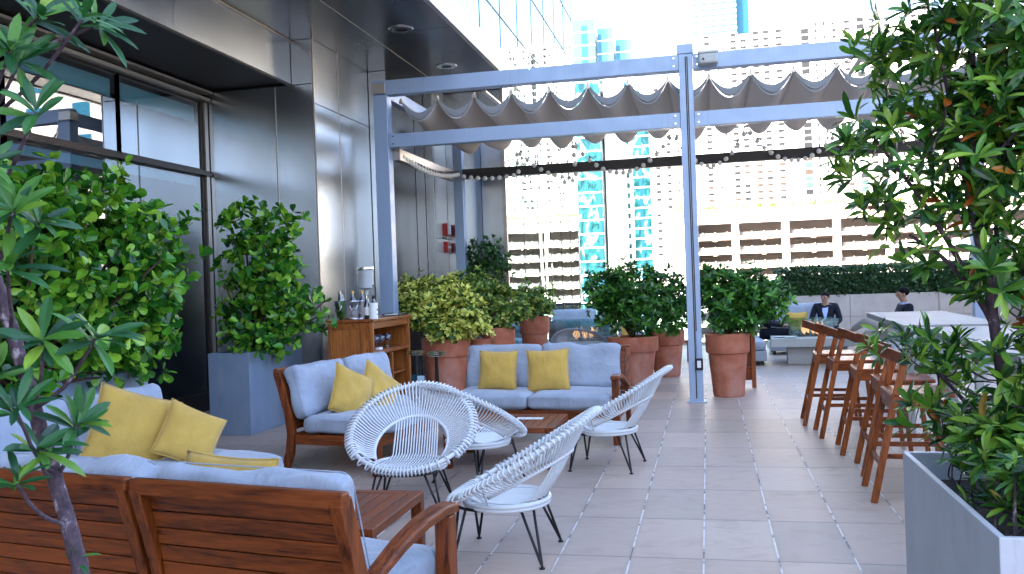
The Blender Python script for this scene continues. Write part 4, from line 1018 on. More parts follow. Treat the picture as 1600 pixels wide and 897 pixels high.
def pillow(label, s, loc, rot, seed=0, fat=.16, group='mustard throw pillows'):
    t = thing('throw_pillow', label, 'pillow', loc, 0, group); t.rotation_euler = rot
    n = 22; vs = []; fs = []; idx = {}
    for side in (1, -1):
        for i in range(n+1):
            for j in range(n+1):
                u, v = -1+2*i/n, -1+2*j/n
                if side == -1 and (i in (0, n) or j in (0, n)): idx[(side, i, j)] = idx[(1, i, j)]; continue
                pinch = .07
                x = u*s/2*(1-pinch*(1-v*v)); z = v*s/2*(1-pinch*(1-u*u))
                th = fat*.5*((max(0, 1-u**4)*max(0, 1-v**4))**.55)*(.72+.28*math.cos(u*PI/2)*math.cos(v*PI/2))
                q_ = Vector((x*6+seed*5, z*6, side*2.0)); th += .013*noise.noise(q_*1.5)*min(1, th*20)
                idx[(side, i, j)] = len(vs); vs.append((x, -side*th, z))
    for side in (1, -1):
        for i in range(n):
            for j in range(n):
                a = (idx[(side, i, j)], idx[(side, i+1, j)], idx[(side, i+1, j+1)], idx[(side, i, j+1)])
                fs.append(a if side == 1 else tuple(reversed(a)))
    obj('cover', (vs, [], fs), 'yellow', t, smooth=True)
    ring = [vs[idx[(1, i, 0)]] for i in range(n)] + [vs[idx[(1, n, j)]] for j in range(n)] + [vs[idx[(1, n-i, n)]] for i in range(n)] + [vs[idx[(1, 0, n-j)]] for j in range(n)]
    obj('piping', MB().tube(ring, .0045, 6, closed=True), 'yellow', t, smooth=True)
    return t
def sofa(label, loc, rotz, w, d, nseat=2, arms=(), hback=.88, seat_z=.335, cush_h=.155, group='teak outdoor sofas', name='teak_sofa', back=True, seatd=None, cseed=0, name2=None):
    t = thing(name, label, 'sofa', loc, rotz, group)
    hx = w/2; yf, yb_ = -d/2, d/2
    def leg(mbx, nm='leg', **k): return obj(nm, mbx, WZ, t, bevel=.005, **k)
    # front legs
    for s in (-1, 1):
        h = (.66-.03) if s in arms else seat_z-.005
        leg(MB().box(s*hx-(.07 if s > 0 else 0), s*hx+(0 if s > 0 else .07), yf, yf+.07, 0, h))
        # rear leg sweeping up into the back post
        pts = [(s*(hx-.03), yb_+.03, 0), (s*(hx-.03), yb_-.03, .16), (s*(hx-.03), yb_-.055, seat_z), (s*(hx-.03), yb_-.03, .52), (s*(hx-.03), yb_+.02, .70), (s*(hx-.03), yb_+.075, hback)]
        leg(MB().sweep(pts, .05, .075, up=(0, 1, 0)), 'leg')
    fr = MB(); fr.box(-hx+.071, hx-.071, yf+.012, yf+.045, seat_z-.09, seat_z); fr.box(-hx+.06, hx-.06, yb_-.075, yb_-.045, seat_z-.09, seat_z)
    obj('apron', fr, WX, t, bevel=.004)
    for s in (-1, 1): obj('side_rail', MB().box(s*(hx-.035)-.02, s*(hx-.035)+.02, yf+.071, yb_-.095, seat_z-.09, seat_z-.002), WY, t, bevel=.004)
    sl = MB()
    for i in range(8):
        y = yf+.10+i*(d-.22)/8; sl.box(-hx+.06, hx-.06, y, y+.06, seat_z-.03, seat_z-.008)
    obj('seat_slats', sl, WX, t)
    # back: top rail and horizontal slats
    obj('top_rail', MB().bar((-hx+.0, yb_+.080, hback+.002), (hx-.0, yb_+.080, hback+.002), .045, .060), WX, t, bevel=.008)
    bsl = MB(); ns = 7
    for i in range(ns):
        z = seat_z+.03+i*(hback-seat_z-.055)/ns; zz = z+(hback-seat_z-.055)/ns-.005
        f = lambda z_: yb_-.035+.10*max(0, (z_-.40)/.5)**1.3
        bsl.add([(-hx+.058, f(z)-.012, z), (hx-.058, f(z)-.012, z), (hx-.058, f(zz)-.012, zz), (-hx+.058, f(zz)-.012, zz), (-hx+.058, f(z)+.012, z), (hx-.058, f(z)+.012, z), (hx-.058, f(zz)+.012, zz), (-hx+.058, f(zz)+.012, zz)],
                [(0, 1, 2, 3), (7, 6, 5, 4), (0, 4, 5, 1), (3, 2, 6, 7), (0, 3, 7, 4), (1, 5, 6, 2)])
    obj('back_slats', bsl, WX, t, bevel=.003)
    for s in arms:
        x = s*(hx-.035)
        pts = [(x, yf-.02, .652), (x, yf+.10, .660), (x, yf+.25, .648), (x, yf+.42, .612), (x, yf+.58, .560), (x, yb_-.05, .50)]
        obj('armrest', MB().sweep(pts, .085, .042, ws=[1, 1, .97, .9, .82, .72]), WY, t, bevel=.009)
    # cushions
    ax0 = -hx+(.08 if -1 in arms else .015); ax1 = hx-(.08 if 1 in arms else .015); cw = (ax1-ax0)/nseat
    sd = d-.17
    for i in range(nseat):
        cx = ax0+cw*(i+.5)
        c_ = obj('seat_cushion', cushion(cw-.012, sd, cush_h, .07, .045, seed=i+cseed, crease=.009), 'cush', t, smooth=True, loc=(cx, yf+.0+sd/2-.015, seat_z+cush_h/2))
        obj('piping', MB().tube(seam_loop(cw-.010, sd+.002, cush_h*.33), .003, 5, closed=True), 'cush', c_, smooth=True)
        bh = .46
        c_ = obj('back_cushion', cushion(cw-.02, bh, .145, .10, .045, seed=i+5+cseed, crease=.016), 'cush', t, smooth=True, loc=(cx, yb_-.105, seat_z+cush_h+bh/2-.02), rot=(R(90-15), 0, 0))
        obj('piping', MB().tube(seam_loop(cw-.018, bh+.002, .045), .003, 5, closed=True), 'cush', c_, smooth=True)
    return t
TH = R(169.6)
sofa('teak sofa seen from behind in the foreground, its single right armrest towards the paving', (-1.62, 3.37, 0), TH, .965, .74, 1, (-1,), .875)
sofa('teak sofa seen from behind at the left edge of the foreground, behind the leaning trunk', (-2.575, 3.545, 0), TH, .945, .74, 1, (), .875, cseed=3)
sofa('teak sofa in the middle left facing right, with two leaning mustard pillows', (-3.09, 8.0, 0), R(80.2), 1.66, .95, 2, (), .88, cseed=5)
sofa('teak sofa facing the camera at the back, with two square mustard pillows', (-1.735, 9.06, 0), R(-3), 1.78, .85, 2, (1,), .87, cseed=8)
sofa('deep teak daybed sofa at the left facing right, with two large mustard pillows', (-3.72, 5.09, 0), R(73.7), 1.55, 1.30, 2, (), .86, seat_z=.33, cush_h=.16, cseed=11)

pillow('large mustard pillow leaning at the left on the deep daybed sofa', .54, (-3.80, 5.28, .70), (R(-18), R(20), R(42)), 1, .17)
pillow('smaller mustard pillow propped diagonally beside the large one on the daybed sofa', .40, (-3.46, 5.42, .645), (R(-26), R(28), R(40)), 2, .14)
pillow('mustard pillow lying low behind the backrest of the foreground sofa', .46, (-2.02, 3.42, .685), (R(8), R(-3), TH+R(4)), 3, .15)
pillow('mustard pillow tilted on its corner at the near end of the middle left sofa', .46, (-3.22, 7.66, .64), (R(-16), R(26), R(58)), 4, .16)
pillow('mustard pillow slumped towards the middle of the middle left sofa', .46, (-3.12, 8.10, .62), (R(-30), R(38), R(50)), 5, .16)
pillow('upright square mustard pillow at the left on the rear sofa', .42, (-2.18, 9.10, .69), (R(-12), R(1), R(-2)), 6, .14)
pillow('square mustard pillow in the middle of the rear sofa, between the two seats', .44, (-1.63, 9.02, .69), (R(-14), R(-2), R(4)), 7, .14)

# slatted coffee tables
def coffee_table(label, x0, x1, y0, y1, h, rot=0):
    cx, cy = (x0+x1)/2, (y0+y1)/2; w, d = (x1-x0)/2, (y1-y0)/2
    t = thing('slatted_coffee_table', label, 'coffee table', (cx, cy, 0), rot, 'slatted teak coffee tables')
    for sx in (-1, 1):
        for sy in (-1, 1): obj('leg', MB().box(sx*w-(.065 if sx > 0 else 0), sx*w+(0 if sx > 0 else .065), sy*d-(.065 if sy > 0 else 0), sy*d+(0 if sy > 0 else .065), 0, h-.052), WZ, t, bevel=.004)
    for s in (-1, 1):
        obj('frame_rail', MB().box(s*w-(.075 if s > 0 else 0), s*w+(0 if s > 0 else .075), -d, d, h-.05, h), WY, t, bevel=.004)
        obj('frame_rail', MB().box(-w+.077, w-.077, s*d-(.07 if s > 0 else 0), s*d+(0 if s > 0 else .07), h-.05, h-.001), WX, t, bevel=.004)
    n = int((2*w-.16)/.072); sl = MB()
    for i in range(n):
        a = -w+.08+i*(2*w-.16)/n; sl.box(a+.003, a+(2*w-.16)/n-.004, -d+.072, d-.072, h-.025, h-.003)
    obj('slatted_top', sl, WY, t, bevel=.002)
    return t
coffee_table('slatted teak coffee table behind the armrest of the foreground sofa', -2.55, -1.69, 4.22, 5.06, .385)
coffee_table('slatted teak coffee table in front of the rear sofa, between the white chairs', -2.30, -1.32, 7.46, 8.26, .36)

# round rod chairs
def round_chair_parts(t, m_rod):
    y0, RY, RX, zc, dz = .11, .42, .44, .590, .245
    ring = lambda th: Vector((RX*math.sin(th), y0+RY*math.cos(th), zc+dz*math.cos(th)-.02*math.sin(th)**2))
    hoop = lambda th: Vector((.265*math.sin(th), .09+.31*math.cos(th), .365+max(0, (.09+.31*math.cos(th)+.08))/.48*.25))
    seat = lambda th: Vector((.262*math.sin(th), .0+.252*math.cos(th), .335))
    obj('rim', MB().tube([ring(2*PI*i/72) for i in range(72)], .017, 8, closed=True), m_rod, t, smooth=True)
    obj('back_hoop', MB().tube([hoop(R(a)) for a in range(-118, 119, 6)], .0115, 8), m_rod, t, smooth=True)
    sr = MB().tube([seat(2*PI*i/48) for i in range(48)], .015, 8, closed=True)
    sr.tube([seat(2*PI*i/48)*.985-Vector((0, 0, .017)) for i in range(48)], .013, 8, closed=True)
    obj('seat_ring', sr, m_rod, t, smooth=True)
    rods = MB()
    def end_loop(th):
        p = ring(th); c = Vector((0, y0, zc)); o = (p-c).normalized(); nrm = Vector((0, -dz, RY)).normalized()
        return [p-o*.024+nrm*.012, p-o*.006+nrm*.022, p+o*.022+nrm*.018, p+o*.046+nrm*.004, p+o*.042-nrm*.014, p+o*.014-nrm*.02, p-o*.012-nrm*.018]
    r = .0065
    # fan from back/side rim to hoop
    n = 33
    for i in range(-n, n+1):
        th = i/n*R(128); e = end_loop(th); q_ = hoop(max(-R(117), min(R(117), th*.915)))
        rods.tube(e[::-1] + [q_.lerp(e[0], .5)+Vector((0, -.0, -.012)), q_+Vector((0, 0, .004))], r, 5, caps=False)
    # seat strands front rim -> seat -> up the back to the hoop and on to the rim
    for i in range(-8, 9):
        u = i/8; x = u*.165
        th = PI - math.asin(max(-.98, min(.98, x*1.15/RX))); e = end_loop(th)
        yb2 = math.sqrt(max(.001, 1-(x/.262)**2))*.252
        up = hoop(u*R(36)); yf2 = -math.sqrt(max(.001, 1-(x*1.05/.262)**2))*.252
        rods.tube(e[::-1] + [Vector((x*1.08, yf2+.01, .352)), Vector((x, -.05, .338)), Vector((x, yb2*.55, .338)), Vector((x*.98, yb2*.93+.01, .362)), up.lerp(Vector((x*.98, yb2+.03, .40)), .5), up+Vector((0, -.006, 0))], r, 5, caps=False)
    # side front strands
    for s in (-1, 1):
        for k in range(4):
            u = .185+.045*k; th = PI-math.asin(min(.98, u*1.28/RX)); e = end_loop(th if s > 0 else -th)
            x = s*min(.255, u); yy = math.sqrt(max(.0005, 1-(x/.262)**2))*.252
            rods.tube(e[::-1]+[Vector((s*min(.262, u*1.05), -yy*.75, .352)), Vector((x, .0, .338)), Vector((x, yy, .34))], r, 5, caps=False)
    obj('strands', rods, m_rod, t, smooth=True)
    un = MB()
    for i in range(-4, 5):
        y = i*.055; xx = math.sqrt(max(.0, .252**2-y*y))*.262/.252
        un.tube([(-xx, y, .327), (0, y, .322), (xx, y, .327)], .0042, 5, caps=False)
    obj('seat_weave', un, m_rod, t, smooth=True)
    fq = lambda a: Vector((.235*math.copysign(abs(math.sin(a))**.8, math.sin(a)), -.03+.262*math.copysign(abs(math.cos(a))**.8, math.cos(a)), .306))
    fr = MB(); fr.tube([fq(2*PI*i/40) for i in range(40)], .0095, 8, closed=True); obj('base_ring', fr, 'black', t, smooth=True)
    for sx in (-1, 1):
        for sy in (-1, 1):
            a = math.atan2(sx, sy); foot = Vector((sx*.265, sy*.262, .012)); pts = []
            A = fq(a-.19); Bq = fq(a+.19)
            pts = [A, A.lerp(foot, .5), A.lerp(foot, .93), foot, Bq.lerp(foot, .93), Bq.lerp(foot, .5), Bq]
            lg = obj('hairpin_leg', MB().tube(pts, .0085, 7), 'black', t, smooth=True)
            obj('foot_cap', MB().lathe([(.010, 0), (.017, .0), (.017, .008), (.008, .012), (.007, .022)], 12, Matrix.Translation((foot.x, foot.y, 0))), 'black', lg, smooth='auto')
GC = 'round rod chairs on hairpin legs'
c0 = thing('round_rod_chair', 'white round rod chair seen from the front, beside the middle left sofa', 'chair', (-2.13, 6.08, 0), R(8), GC)
round_chair_parts(c0, 'white')
dup(c0, (-1.206, 5.15, 0), R(-92+0), 'white round rod chair nearest the camera on the right, seen from its side', GC)
dup(c0, (-.885, 7.64, 0), R(-98), 'white round rod chair standing farther right beside the rear sofa, seen from its side', GC)
dup(c0, (-1.87, 7.02, 0), R(150), 'white round rod chair turned away behind the front one, showing its back', GC)
dup(c0, (2.30, 12.9, 0), R(-130), 'white round rod chair behind the bar table by the man with crossed legs', GC)
g0 = thing('round_rod_chair', 'grey round rod chair in front of the left fire table, seen from behind', 'chair', (-2.03, 14.45, 0), R(176), GC)
round_chair_parts(g0, 'greyrod')
dup(g0, (-3.42, 14.30, 0), R(120), 'grey round rod chair mostly hidden between two terracotta pots on the left', GC)

# bar stools
def stool_parts(t):
    # local: sitter faces +X, width along Y
    for s in (-1, 1):
        y = s*.225
        obj('rear_leg', MB().sweep([(-.03, y*1.12, 0), (.055, y*1.06, .38), (.125, y, .70), (.165, y*.96, .84), (.205, y*.93, .985)], .032, .046, up=(1, 0, 0)), SZ, t, bevel=.004)
        obj('front_leg', MB().bar((.53, y*1.10, 0), (.46, y, .715), .036, .036), SZ, t, bevel=.004)
        obj('side_rail', MB().bar((.13, y, .685), (.46, y, .685), .028, .07), SX, t, bevel=.003)
        obj('stretcher', MB().bar((.05, y*1.04, .32), (.50, y*1.06, .32), .022, .034), SX, t, bevel=.003)
    obj('seat', MB().box(.11, .51, -.24, .24, .722, .752), SY, t, bevel=.008)
    obj('rear_rail', MB().box(.10, .118, -.24, .24, .635, .745), SY, t, bevel=.003)
    obj('stretcher', MB().box(.018, .042, -.225, .225, .24, .28), SY, t, bevel=.003)
    obj('foot_rail', MB().box(.49, .515, -.235, .235, .24, .285), SY, t, bevel=.003)
    obj('back_board', MB().sweep([(.01, .30, 1.045), (.07, .16, 1.03), (.125, .0, 1.01), (.165, -.13, .995), (.195, -.245, .985)], .022, .085), SY, t, bevel=.006)
sys_ = [(10.0, .985, 'farthest of the bar stools, first in the row beside the bar table'), (9.25, 1.05, 'second bar stool from the far end of the row'), (8.43, 1.14, 'third and middle bar stool of the row'), (7.60, 1.18, 'fourth bar stool from the far end, partly hidden by the nearest one'), (6.77, 1.11, 'nearest bar stool, beside the leaves of the right foreground tree')]
s0 = thing('bar_stool', 'teak ' + sys_[0][2], 'bar stool', (sys_[0][1], sys_[0][0], 0), R(-3), 'teak bar stools along the bar table'); stool_parts(s0)
for y, x, lab in sys_[1:]: dup(s0, (x, y, 0), R(random.uniform(-5, 0)), 'teak ' + lab, 'teak bar stools along the bar table')
def bar_table(label, x0, x1, y0, y1, rot=0):
    cx, cy = (x0+x1)/2, (y0+y1)/2; w, d = (x1-x0)/2, (y1-y0)/2
    t = thing('bar_table', label, 'bar table', (cx, cy, 0), rot, 'stone-topped bar tables')
    obj('top', MB().box(-w, w, -d, d, 1.04, 1.10), 'counter', t, bevel=.006)
    for sx in (-1, 1):
        for sy in (-1, 1): obj('leg', MB().box(sx*(w-.12)-.035, sx*(w-.12)+.035, sy*(d-.55)-.035, sy*(d-.55)+.035, 0, 1.038), 'stonegrey', t, bevel=.004)
    return t
bar_table('long high bar table with a pale stone top behind the far stools', 1.78, 2.62, 8.55, 11.35, R(-3))
bar_table('high bar table with a pale stone top behind the right foreground leaves', 1.72, 2.55, 5.4, 8.2, R(-2))

# fire tables
def fire_table(label, cx, cy, w, d, h, bw, bd, rot=0, gw=.55, gd=.35, gh=.30, goff=0):
    t = thing('fire_table', label, 'fire table', (cx, cy, 0), rot, 'gas fire tables')
    obj('top', MB().box(-w, w, -d, d, h-.15, h), 'stonegrey', t, bevel=.008)
    obj('base', MB().box(-bw, bw, -bd, bd, 0, h-.152), 'stonegrey', t, bevel=.006)
    obj('burner_tray', MB().box(goff-gw*.8, goff+gw*.8, -gd*.6, gd*.6, h+.002, h+.03), 'black', t)
    st_ = MB()
    rr2 = random.Random(5)
    for _ in range(60): st_.ball((goff+rr2.uniform(-gw*.7, gw*.7), rr2.uniform(-gd*.5, gd*.5), h+.035), rr2.uniform(.015, .03), 6, 4)
    obj('lava_stones', st_, 'darkseam', t)
    for a, b, c, e in ((-gw, gw, -gd, -gd+.008), (-gw, gw, gd-.008, gd), (-gw, -gw+.008, -gd+.01, gd-.01), (gw-.008, gw, -gd+.01, gd-.01)):
        obj('glass_guard', MB().box(goff+a, goff+b, c, e, h+.02, h+.02+gh), 'clear', t)
    for sx in (-1, 1):
        for sy in (-1, 1): obj('guard_foot', MB().cyl((goff+sx*(gw-.02), sy*(gd-.02), h), (goff+sx*(gw-.02), sy*(gd-.02), h+.05), .012, 8), 'chrome', t)
    # flames: twisted tapering tongues
    fl = MB(); rr3 = random.Random(int(cx*10)+9)
    for k in range(12):
        x, y = goff+rr3.uniform(-gw*.42, gw*.30), rr3.uniform(-gd*.3, gd*.3); hh_ = rr3.uniform(.08, .24); r0 = rr3.uniform(.012, .030); pts = []; rs = []
        ph = rr3.uniform(0, 6)
        for i in range(8):
            q2 = i/7; pts.append((x+.05*math.sin(ph+q2*4)*q2, y+.03*math.cos(ph+q2*3)*q2, h+.04+hh_*q2)); rs.append(max(.001, r0*math.sin(PI*(.15+.85*q2))**.8))
        fl.tube(pts, rs, 7)
    obj('flames', fl, 'flame', t, smooth=True)
    return t
fire_table('stone fire table with lit flames between the seated men, right of the potted plants', 1.86, 16.75, .78, .62, .47, .50, .35, R(-3), .42, .32, .30, -.05)
fire_table('stone fire table with tall flames behind the rear sofa, seen through the grey round chair', -2.28, 16.35, .92, .62, .50, .5, .38, 0, .62, .40, .36, .05)

# far lounge seating
def box_sofa(label, loc, rotz, w, d, cat='sofa', hb=.72):
    t = thing('lounge_sofa', label, cat, loc, rotz, 'pale lounge sofas round the fire tables')
    obj('base', MB().box(-w/2, w/2, -d/2, d/2, .08, .26), 'greyrod', t, bevel=.01)
    for sx in (-1, 1):
        for sy in (-1, 1): obj('leg', MB().box(sx*(w/2-.08)-.03, sx*(w/2-.08)+.03, sy*(d/2-.08)-.03, sy*(d/2-.08)+.03, 0, .082), 'black', t)
    n = max(1, int(w/.7))
    for i in range(n):
        cw = w/n; cx = -w/2+cw*(i+.5)
        obj('seat_cushion', cushion(cw-.02, d-.15, .17, .08, .04, n=8, seed=i), 'cush', t, smooth=True, loc=(cx, -.06, .345))
        obj('back_cushion', cushion(cw-.03, .42, .16, .16, .05, n=8, seed=i+4), 'cush', t, smooth=True, loc=(cx, d/2-.12, hb-.09), rot=(R(76), 0, 0))
    obj('back_frame', MB().box(-w/2, w/2, d/2-.05, d/2, .26, hb-.05), 'greyrod', t, bevel=.01)
    return t
box_sofa('pale blue lounge sofa behind the left fire table with the railing behind it', (-2.3, 18.35, 0), 0, 1.9, .85, hb=.88)
box_sofa('pale lounge sofa by the end wall with the facing man sitting on it', (1.82, 18.75, 0), 0, 1.3, .9, hb=.86)
box_sofa('pale lounge sofa seen end-on at the left of the right fire table', (.55, 17.0, 0), R(90), 1.6, .85, hb=.70)
box_sofa('lounge seat of the man with crossed legs at the right', (3.05, 15.6, 0), R(-80), 1.0, .85, hb=.74)
pillow('mustard pillow beside the facing man by the end wall', .42, (1.72, 18.62, .62), (R(-14), 0, 0), 8, .14, 'mustard throw pillows')
pillow('mustard pillow on the far lounge sofa behind the left fire table', .40, (-1.75, 18.2, .66), (R(-14), R(20), 0), 9, .14, 'mustard throw pillows')
t = thing('small_side_table', 'small dark wooden side table glimpsed between the pots and the middle post', 'side table', (-.62, 17.4, 0))
obj('top', MB().box(-.25, .25, -.2, .2, .36, .40), SX, t, bevel=.004)
for sx in (-1, 1):
    for sy in (-1, 1): obj('leg', MB().box(sx*.22-.025, sx*.22+.025, sy*.17-.025, sy*.17+.025, 0, .36), SZ, t, bevel=.003)
t = thing('menu_stand', 'narrow dark wooden stand behind the pot right of the middle post', 'stand', (.60, 13.1, 0))
obj('leg', MB().box(-.03, .03, -.03, .03, 0, .80), SZ, t, bevel=.004); obj('board', MB().box(-.2, .03, .035, .06, .1, .78), SX, t, bevel=.004)

# ---------------------------------------------------------------- drinks cart and what stands on it
ct = thing('drinks_cart', 'tall teak drinks cart with an open shelf of glasses, in front of the steel pier', 'drinks cart', (-4.16, 10.58, 0))
w, d, h = .285, .67, 1.235
obj('top', MB().box(-w-.02, w+.02, -d-.02, d+.02, h-.035, h), KX, ct, bevel=.006)
for sx in (-1, 1):
    for sy in (-1, 1): obj('post', MB().box(sx*w-(.05 if sx > 0 else 0), sx*w+(0 if sx > 0 else .05), sy*d-(.05 if sy > 0 else 0), sy*d+(0 if sy > 0 else .05), 0, h-.037), KZ, ct, bevel=.004)
obj('post', MB().box(w-.042, w-.004, -.03, .02, .06, .79), KZ, ct, bevel=.003)
obj('end_panel', MB().box(-w+.052, w-.052, -d+.012, -d+.03, .10, h-.12), KZ, ct)
obj('end_frame', MB().box(-w+.052, w-.052, -d+.004, -d+.011, h-.12, h-.04), KX, ct); obj('end_frame', MB().box(-w+.052, w-.052, -d+.004, -d+.011, .08, .15), KX, ct)
obj('door_stile', MB().box(w-.15, w-.10, -d+.002, -d+.011, .16, h-.13), KZ, ct); obj('latch', MB().box(w-.11, w-.075, -d-.012, -d+.001, .66, .69), 'chrome', ct)
obj('back_panel', MB().box(-w+.004, -w+.02, -d+.052, d-.052, .08, h-.04), KX, ct)
obj('far_panel', MB().box(-w+.052, w-.052, d-.03, d-.012, .08, h-.04), KZ, ct)
obj('shelf', MB().box(-w+.022, w-.01, -d+.052, d-.052, .80, .845), KX, ct, bevel=.003)
obj('rail', MB().box(w-.03, w-.008, -d+.052, d-.052, h-.12, h-.038), KX, ct, bevel=.003)
obj('shelf', MB().box(-w+.022, w-.01, -d+.052, d-.052, .10, .135), KX, ct, bevel=.003)
obj('shelf', MB().box(-w+.022, w-.05, -d+.052, d-.052, .50, .525), KX, ct, bevel=.003)
rr4 = random.Random(4)
def glass(label, loc, kind='wine', group='glasses on the drinks cart shelf'):
    t = thing('wine_glass' if kind == 'wine' else 'tumbler', label, 'glass', loc, 0, group)
    if kind == 'wine':
        obj('bowl', MB().lathe([(.004, .085), (.022, .092), (.034, .115), (.036, .14), (.030, .175), (.028, .173), (.034, .14), (.032, .117), (.02, .096), (.001, .091)], 20, caps=False), 'acrylic', t, smooth=True)
        obj('stem', MB().lathe([(.030, 0), (.030, .003), (.006, .008), (.0035, .02), (.0035, .08), (.006, .088)], 16), 'acrylic', t, smooth='auto')
    else: obj('body', MB().lathe([(.026, 0), (.030, .01), (.034, .11), (.032, .11), (.028, .012), (.001, .010)], 20), 'acrylic', t, smooth='auto')
gy = [10.05, 10.13, 10.22, 10.31, 10.40, 10.50, 10.62, 10.76]
names = ['nearest', 'second', 'third', 'fourth', 'fifth', 'sixth', 'seventh', 'farthest']
for i, y in enumerate(gy): glass(f'stemmed glass on the middle shelf of the drinks cart, {names[i]} from the camera', (-3.95-(i % 2)*.07, y, .847))
for i, y in enumerate((10.0, 10.2, 10.45, 10.7)): glass(f'stemmed glass on the lower shelf of the drinks cart, {names[i]} from the camera', (-3.97, y, .526))
t = thing('napkin_stack', 'small pale stack of napkins lying between the stemmed glasses on the cart shelf', 'napkins', (-3.93, 10.24, .847), 0); obj('stack', MB().box(-.03, .03, -.05, .05, 0, .03), 'whiteplastic', t, bevel=.004)
# ice bucket
b_ = thing('ice_bucket', 'big round steel ice bucket on the drinks cart', 'ice bucket', (-4.22, 10.15, h))
obj('tub', MB().lathe([(.17, 0), (.185, .01), (.20, .10), (.205, .20), (.215, .215), (.212, .222), (.198, .216), (.19, .10), (.17, .02), (.001, .018)], 40), 'bucket', b_, smooth='auto')
obj('base_ring', MB().lathe([(.19, 0), (.195, .004), (.19, .012), (.18, .012)], 36, caps=False), 'chrome', b_, smooth='auto')
for s in (-1, 1): obj('handle', MB().tube([(s*.10-.045, -.178, .19), (s*.10-.05, -.20, .15), (s*.10-.02, -.215, .105), (s*.10+.03, -.21, .115), (s*.10+.045, -.20, .16), (s*.10+.04, -.178, .19)], .006, 8), 'chrome', b_, smooth=True)
ic = MB()
for _ in range(60): x, y = rr4.uniform(-.14, .14), rr4.uniform(-.14, .14); ic.box(x-.015, x+.015, y-.015, y+.015, .16, .19+rr4.uniform(0, .02))
tag(obj('ice', ic, 'acrylic', b_), kind='stuff')
def bottle(label, loc, hgt=.30, r=.038, glass_='bottleglass', cap='chrome', lab=None, neck=.014, group='bottles on the drinks cart'):
    t = thing('bottle', label, 'bottle', loc, 0, group)
    obj('glass_body', MB().lathe([(r*.9, 0), (r, .01), (r, hgt*.58), (r*.85, hgt*.66), (neck*1.2, hgt*.76), (neck, hgt*.80), (neck, hgt*.93)], 24), glass_, t, smooth='auto')
    obj('cap', MB().lathe([(neck*1.25, hgt*.86), (neck*1.3, hgt), (neck*.9, hgt*1.01)], 20), cap, t, smooth='auto')
    if lab: obj('label', MB().lathe([(r+.0012, hgt*.16), (r+.0012, hgt*.50)], 24, caps=False), lab, t, smooth=True)
bottle('clear bottle with a wide steel cap standing in the ice bucket at the left', (-4.32, 10.05, h+.07), .27, .042, 'acrylic', 'chrome', None, .026)
bottle('champagne bottle with a gold foil neck in the ice bucket, the left of the two', (-4.20, 10.12, h+.04), .30, .04, 'bottleglass', 'gold', 'gold')
bottle('champagne bottle with a gold foil neck in the ice bucket, the right of the two', (-4.09, 10.15, h+.04), .30, .04, 'bottleglass', 'gold', 'gold')
bottle('dark liquor bottle with steel cap and white label right of the ice bucket', (-3.965, 9.99, h), .285, .038, 'bottleglass', 'chrome', 'whiteplastic', .020)
bottle('dark liquor bottle behind the labelled one on the cart', (-4.0, 10.30, h), .27, .036, 'bottleglass', 'blackplastic', None, .018)
t = thing('paper_towel_roll', 'white paper towel roll at the near right corner of the drinks cart', 'paper roll', (-3.885, 9.985, h)); obj('roll', MB().lathe([(.02, 0), (.052, 0), (.053, .19), (.02, .19)], 32), 'paper', t, smooth='auto'); obj('print', MB().box(.049, .0535, -.02, .012, .05, .06).box(.049, .0535, -.02, .012, .10, .115), 'blueglass', t)
t = thing('drink_dispenser', 'tall frosted drink dispenser with a dark lid behind the ice bucket', 'dispenser', (-4.26, 10.72, h))
obj('tank', MB().lathe([(.085, .36), (.10, .37), (.10, .60), (.098, .60)], 32), 'frosted', t, smooth='auto'); obj('lid', MB().lathe([(.106, .60), (.108, .615), (.104, .635), (.02, .64)], 32), 'chrome', t, smooth='auto')
obj('stand', MB().lathe([(.09, 0), (.09, .015), (.03, .02), (.028, .35), (.08, .36)], 24), 'frosted', t, smooth='auto'); obj('tap', MB().cyl((.09, -.02, .40), (.13, -.02, .38), .012, 10), 'chrome', t)
t = thing('serving_tray', 'small black-rimmed tray at the far right corner of the drinks cart', 'tray', (-3.96, 10.95, h)); obj('tray', MB().box(-.11, .11, -.18, .18, 0, .012).box(-.11, -.10, -.18, .18, .012, .035).box(.10, .11, -.18, .18, .012, .035), 'blackplastic', t, bevel=.004); obj('liner', MB().box(-.095, .095, -.17, .17, .013, .02), 'whiteplastic', t)

# pedestal ashtray tables
def ashtray(label, x, y, h):
    t = thing('pedestal_side_table', label, 'side table', (x, y, 0), 0, 'round pedestal side tables')
    obj('base', MB().lathe([(.16, 0), (.16, .012), (.03, .03)], 32), 'black', t, smooth='auto'); obj('pole', MB().cyl((0, 0, .02), (0, 0, h-.04), .022, 16), 'black', t, smooth='auto')
    for k, (r_, z) in enumerate(((.10, h-.045), (.122, h-.02), (.11, h))): obj('steel_tray', MB().lathe([(r_*.92, z), (r_, z+.003), (r_, z+.009), (r_*.94, z+.006), (.001, z+.004)], 36), 'chrome', t, smooth='auto')
ashtray('round steel-topped pedestal table on a black pole in front of the terracotta pot', -3.13, 10.0, .82)
ashtray('round steel-topped pedestal table just behind the right side of the drinks cart', -3.64, 10.75, .78)
t = thing('folded_menu', 'upright folded blue and white menu card beside the pedestal table', 'menu', (-3.33, 10.0, .30)); obj('card', MB().box(-.045, .05, -.004, .004, 0, .26).box(-.10, -.047, -.03, .03, 0, .26), 'blueglass', t); obj('page', MB().box(-.04, .045, -.008, -.0045, .01, .25), 'menucard', t)
obj('stand', MB().box(-.10, .06, -.04, .04, -.30, -.002), 'black', t)
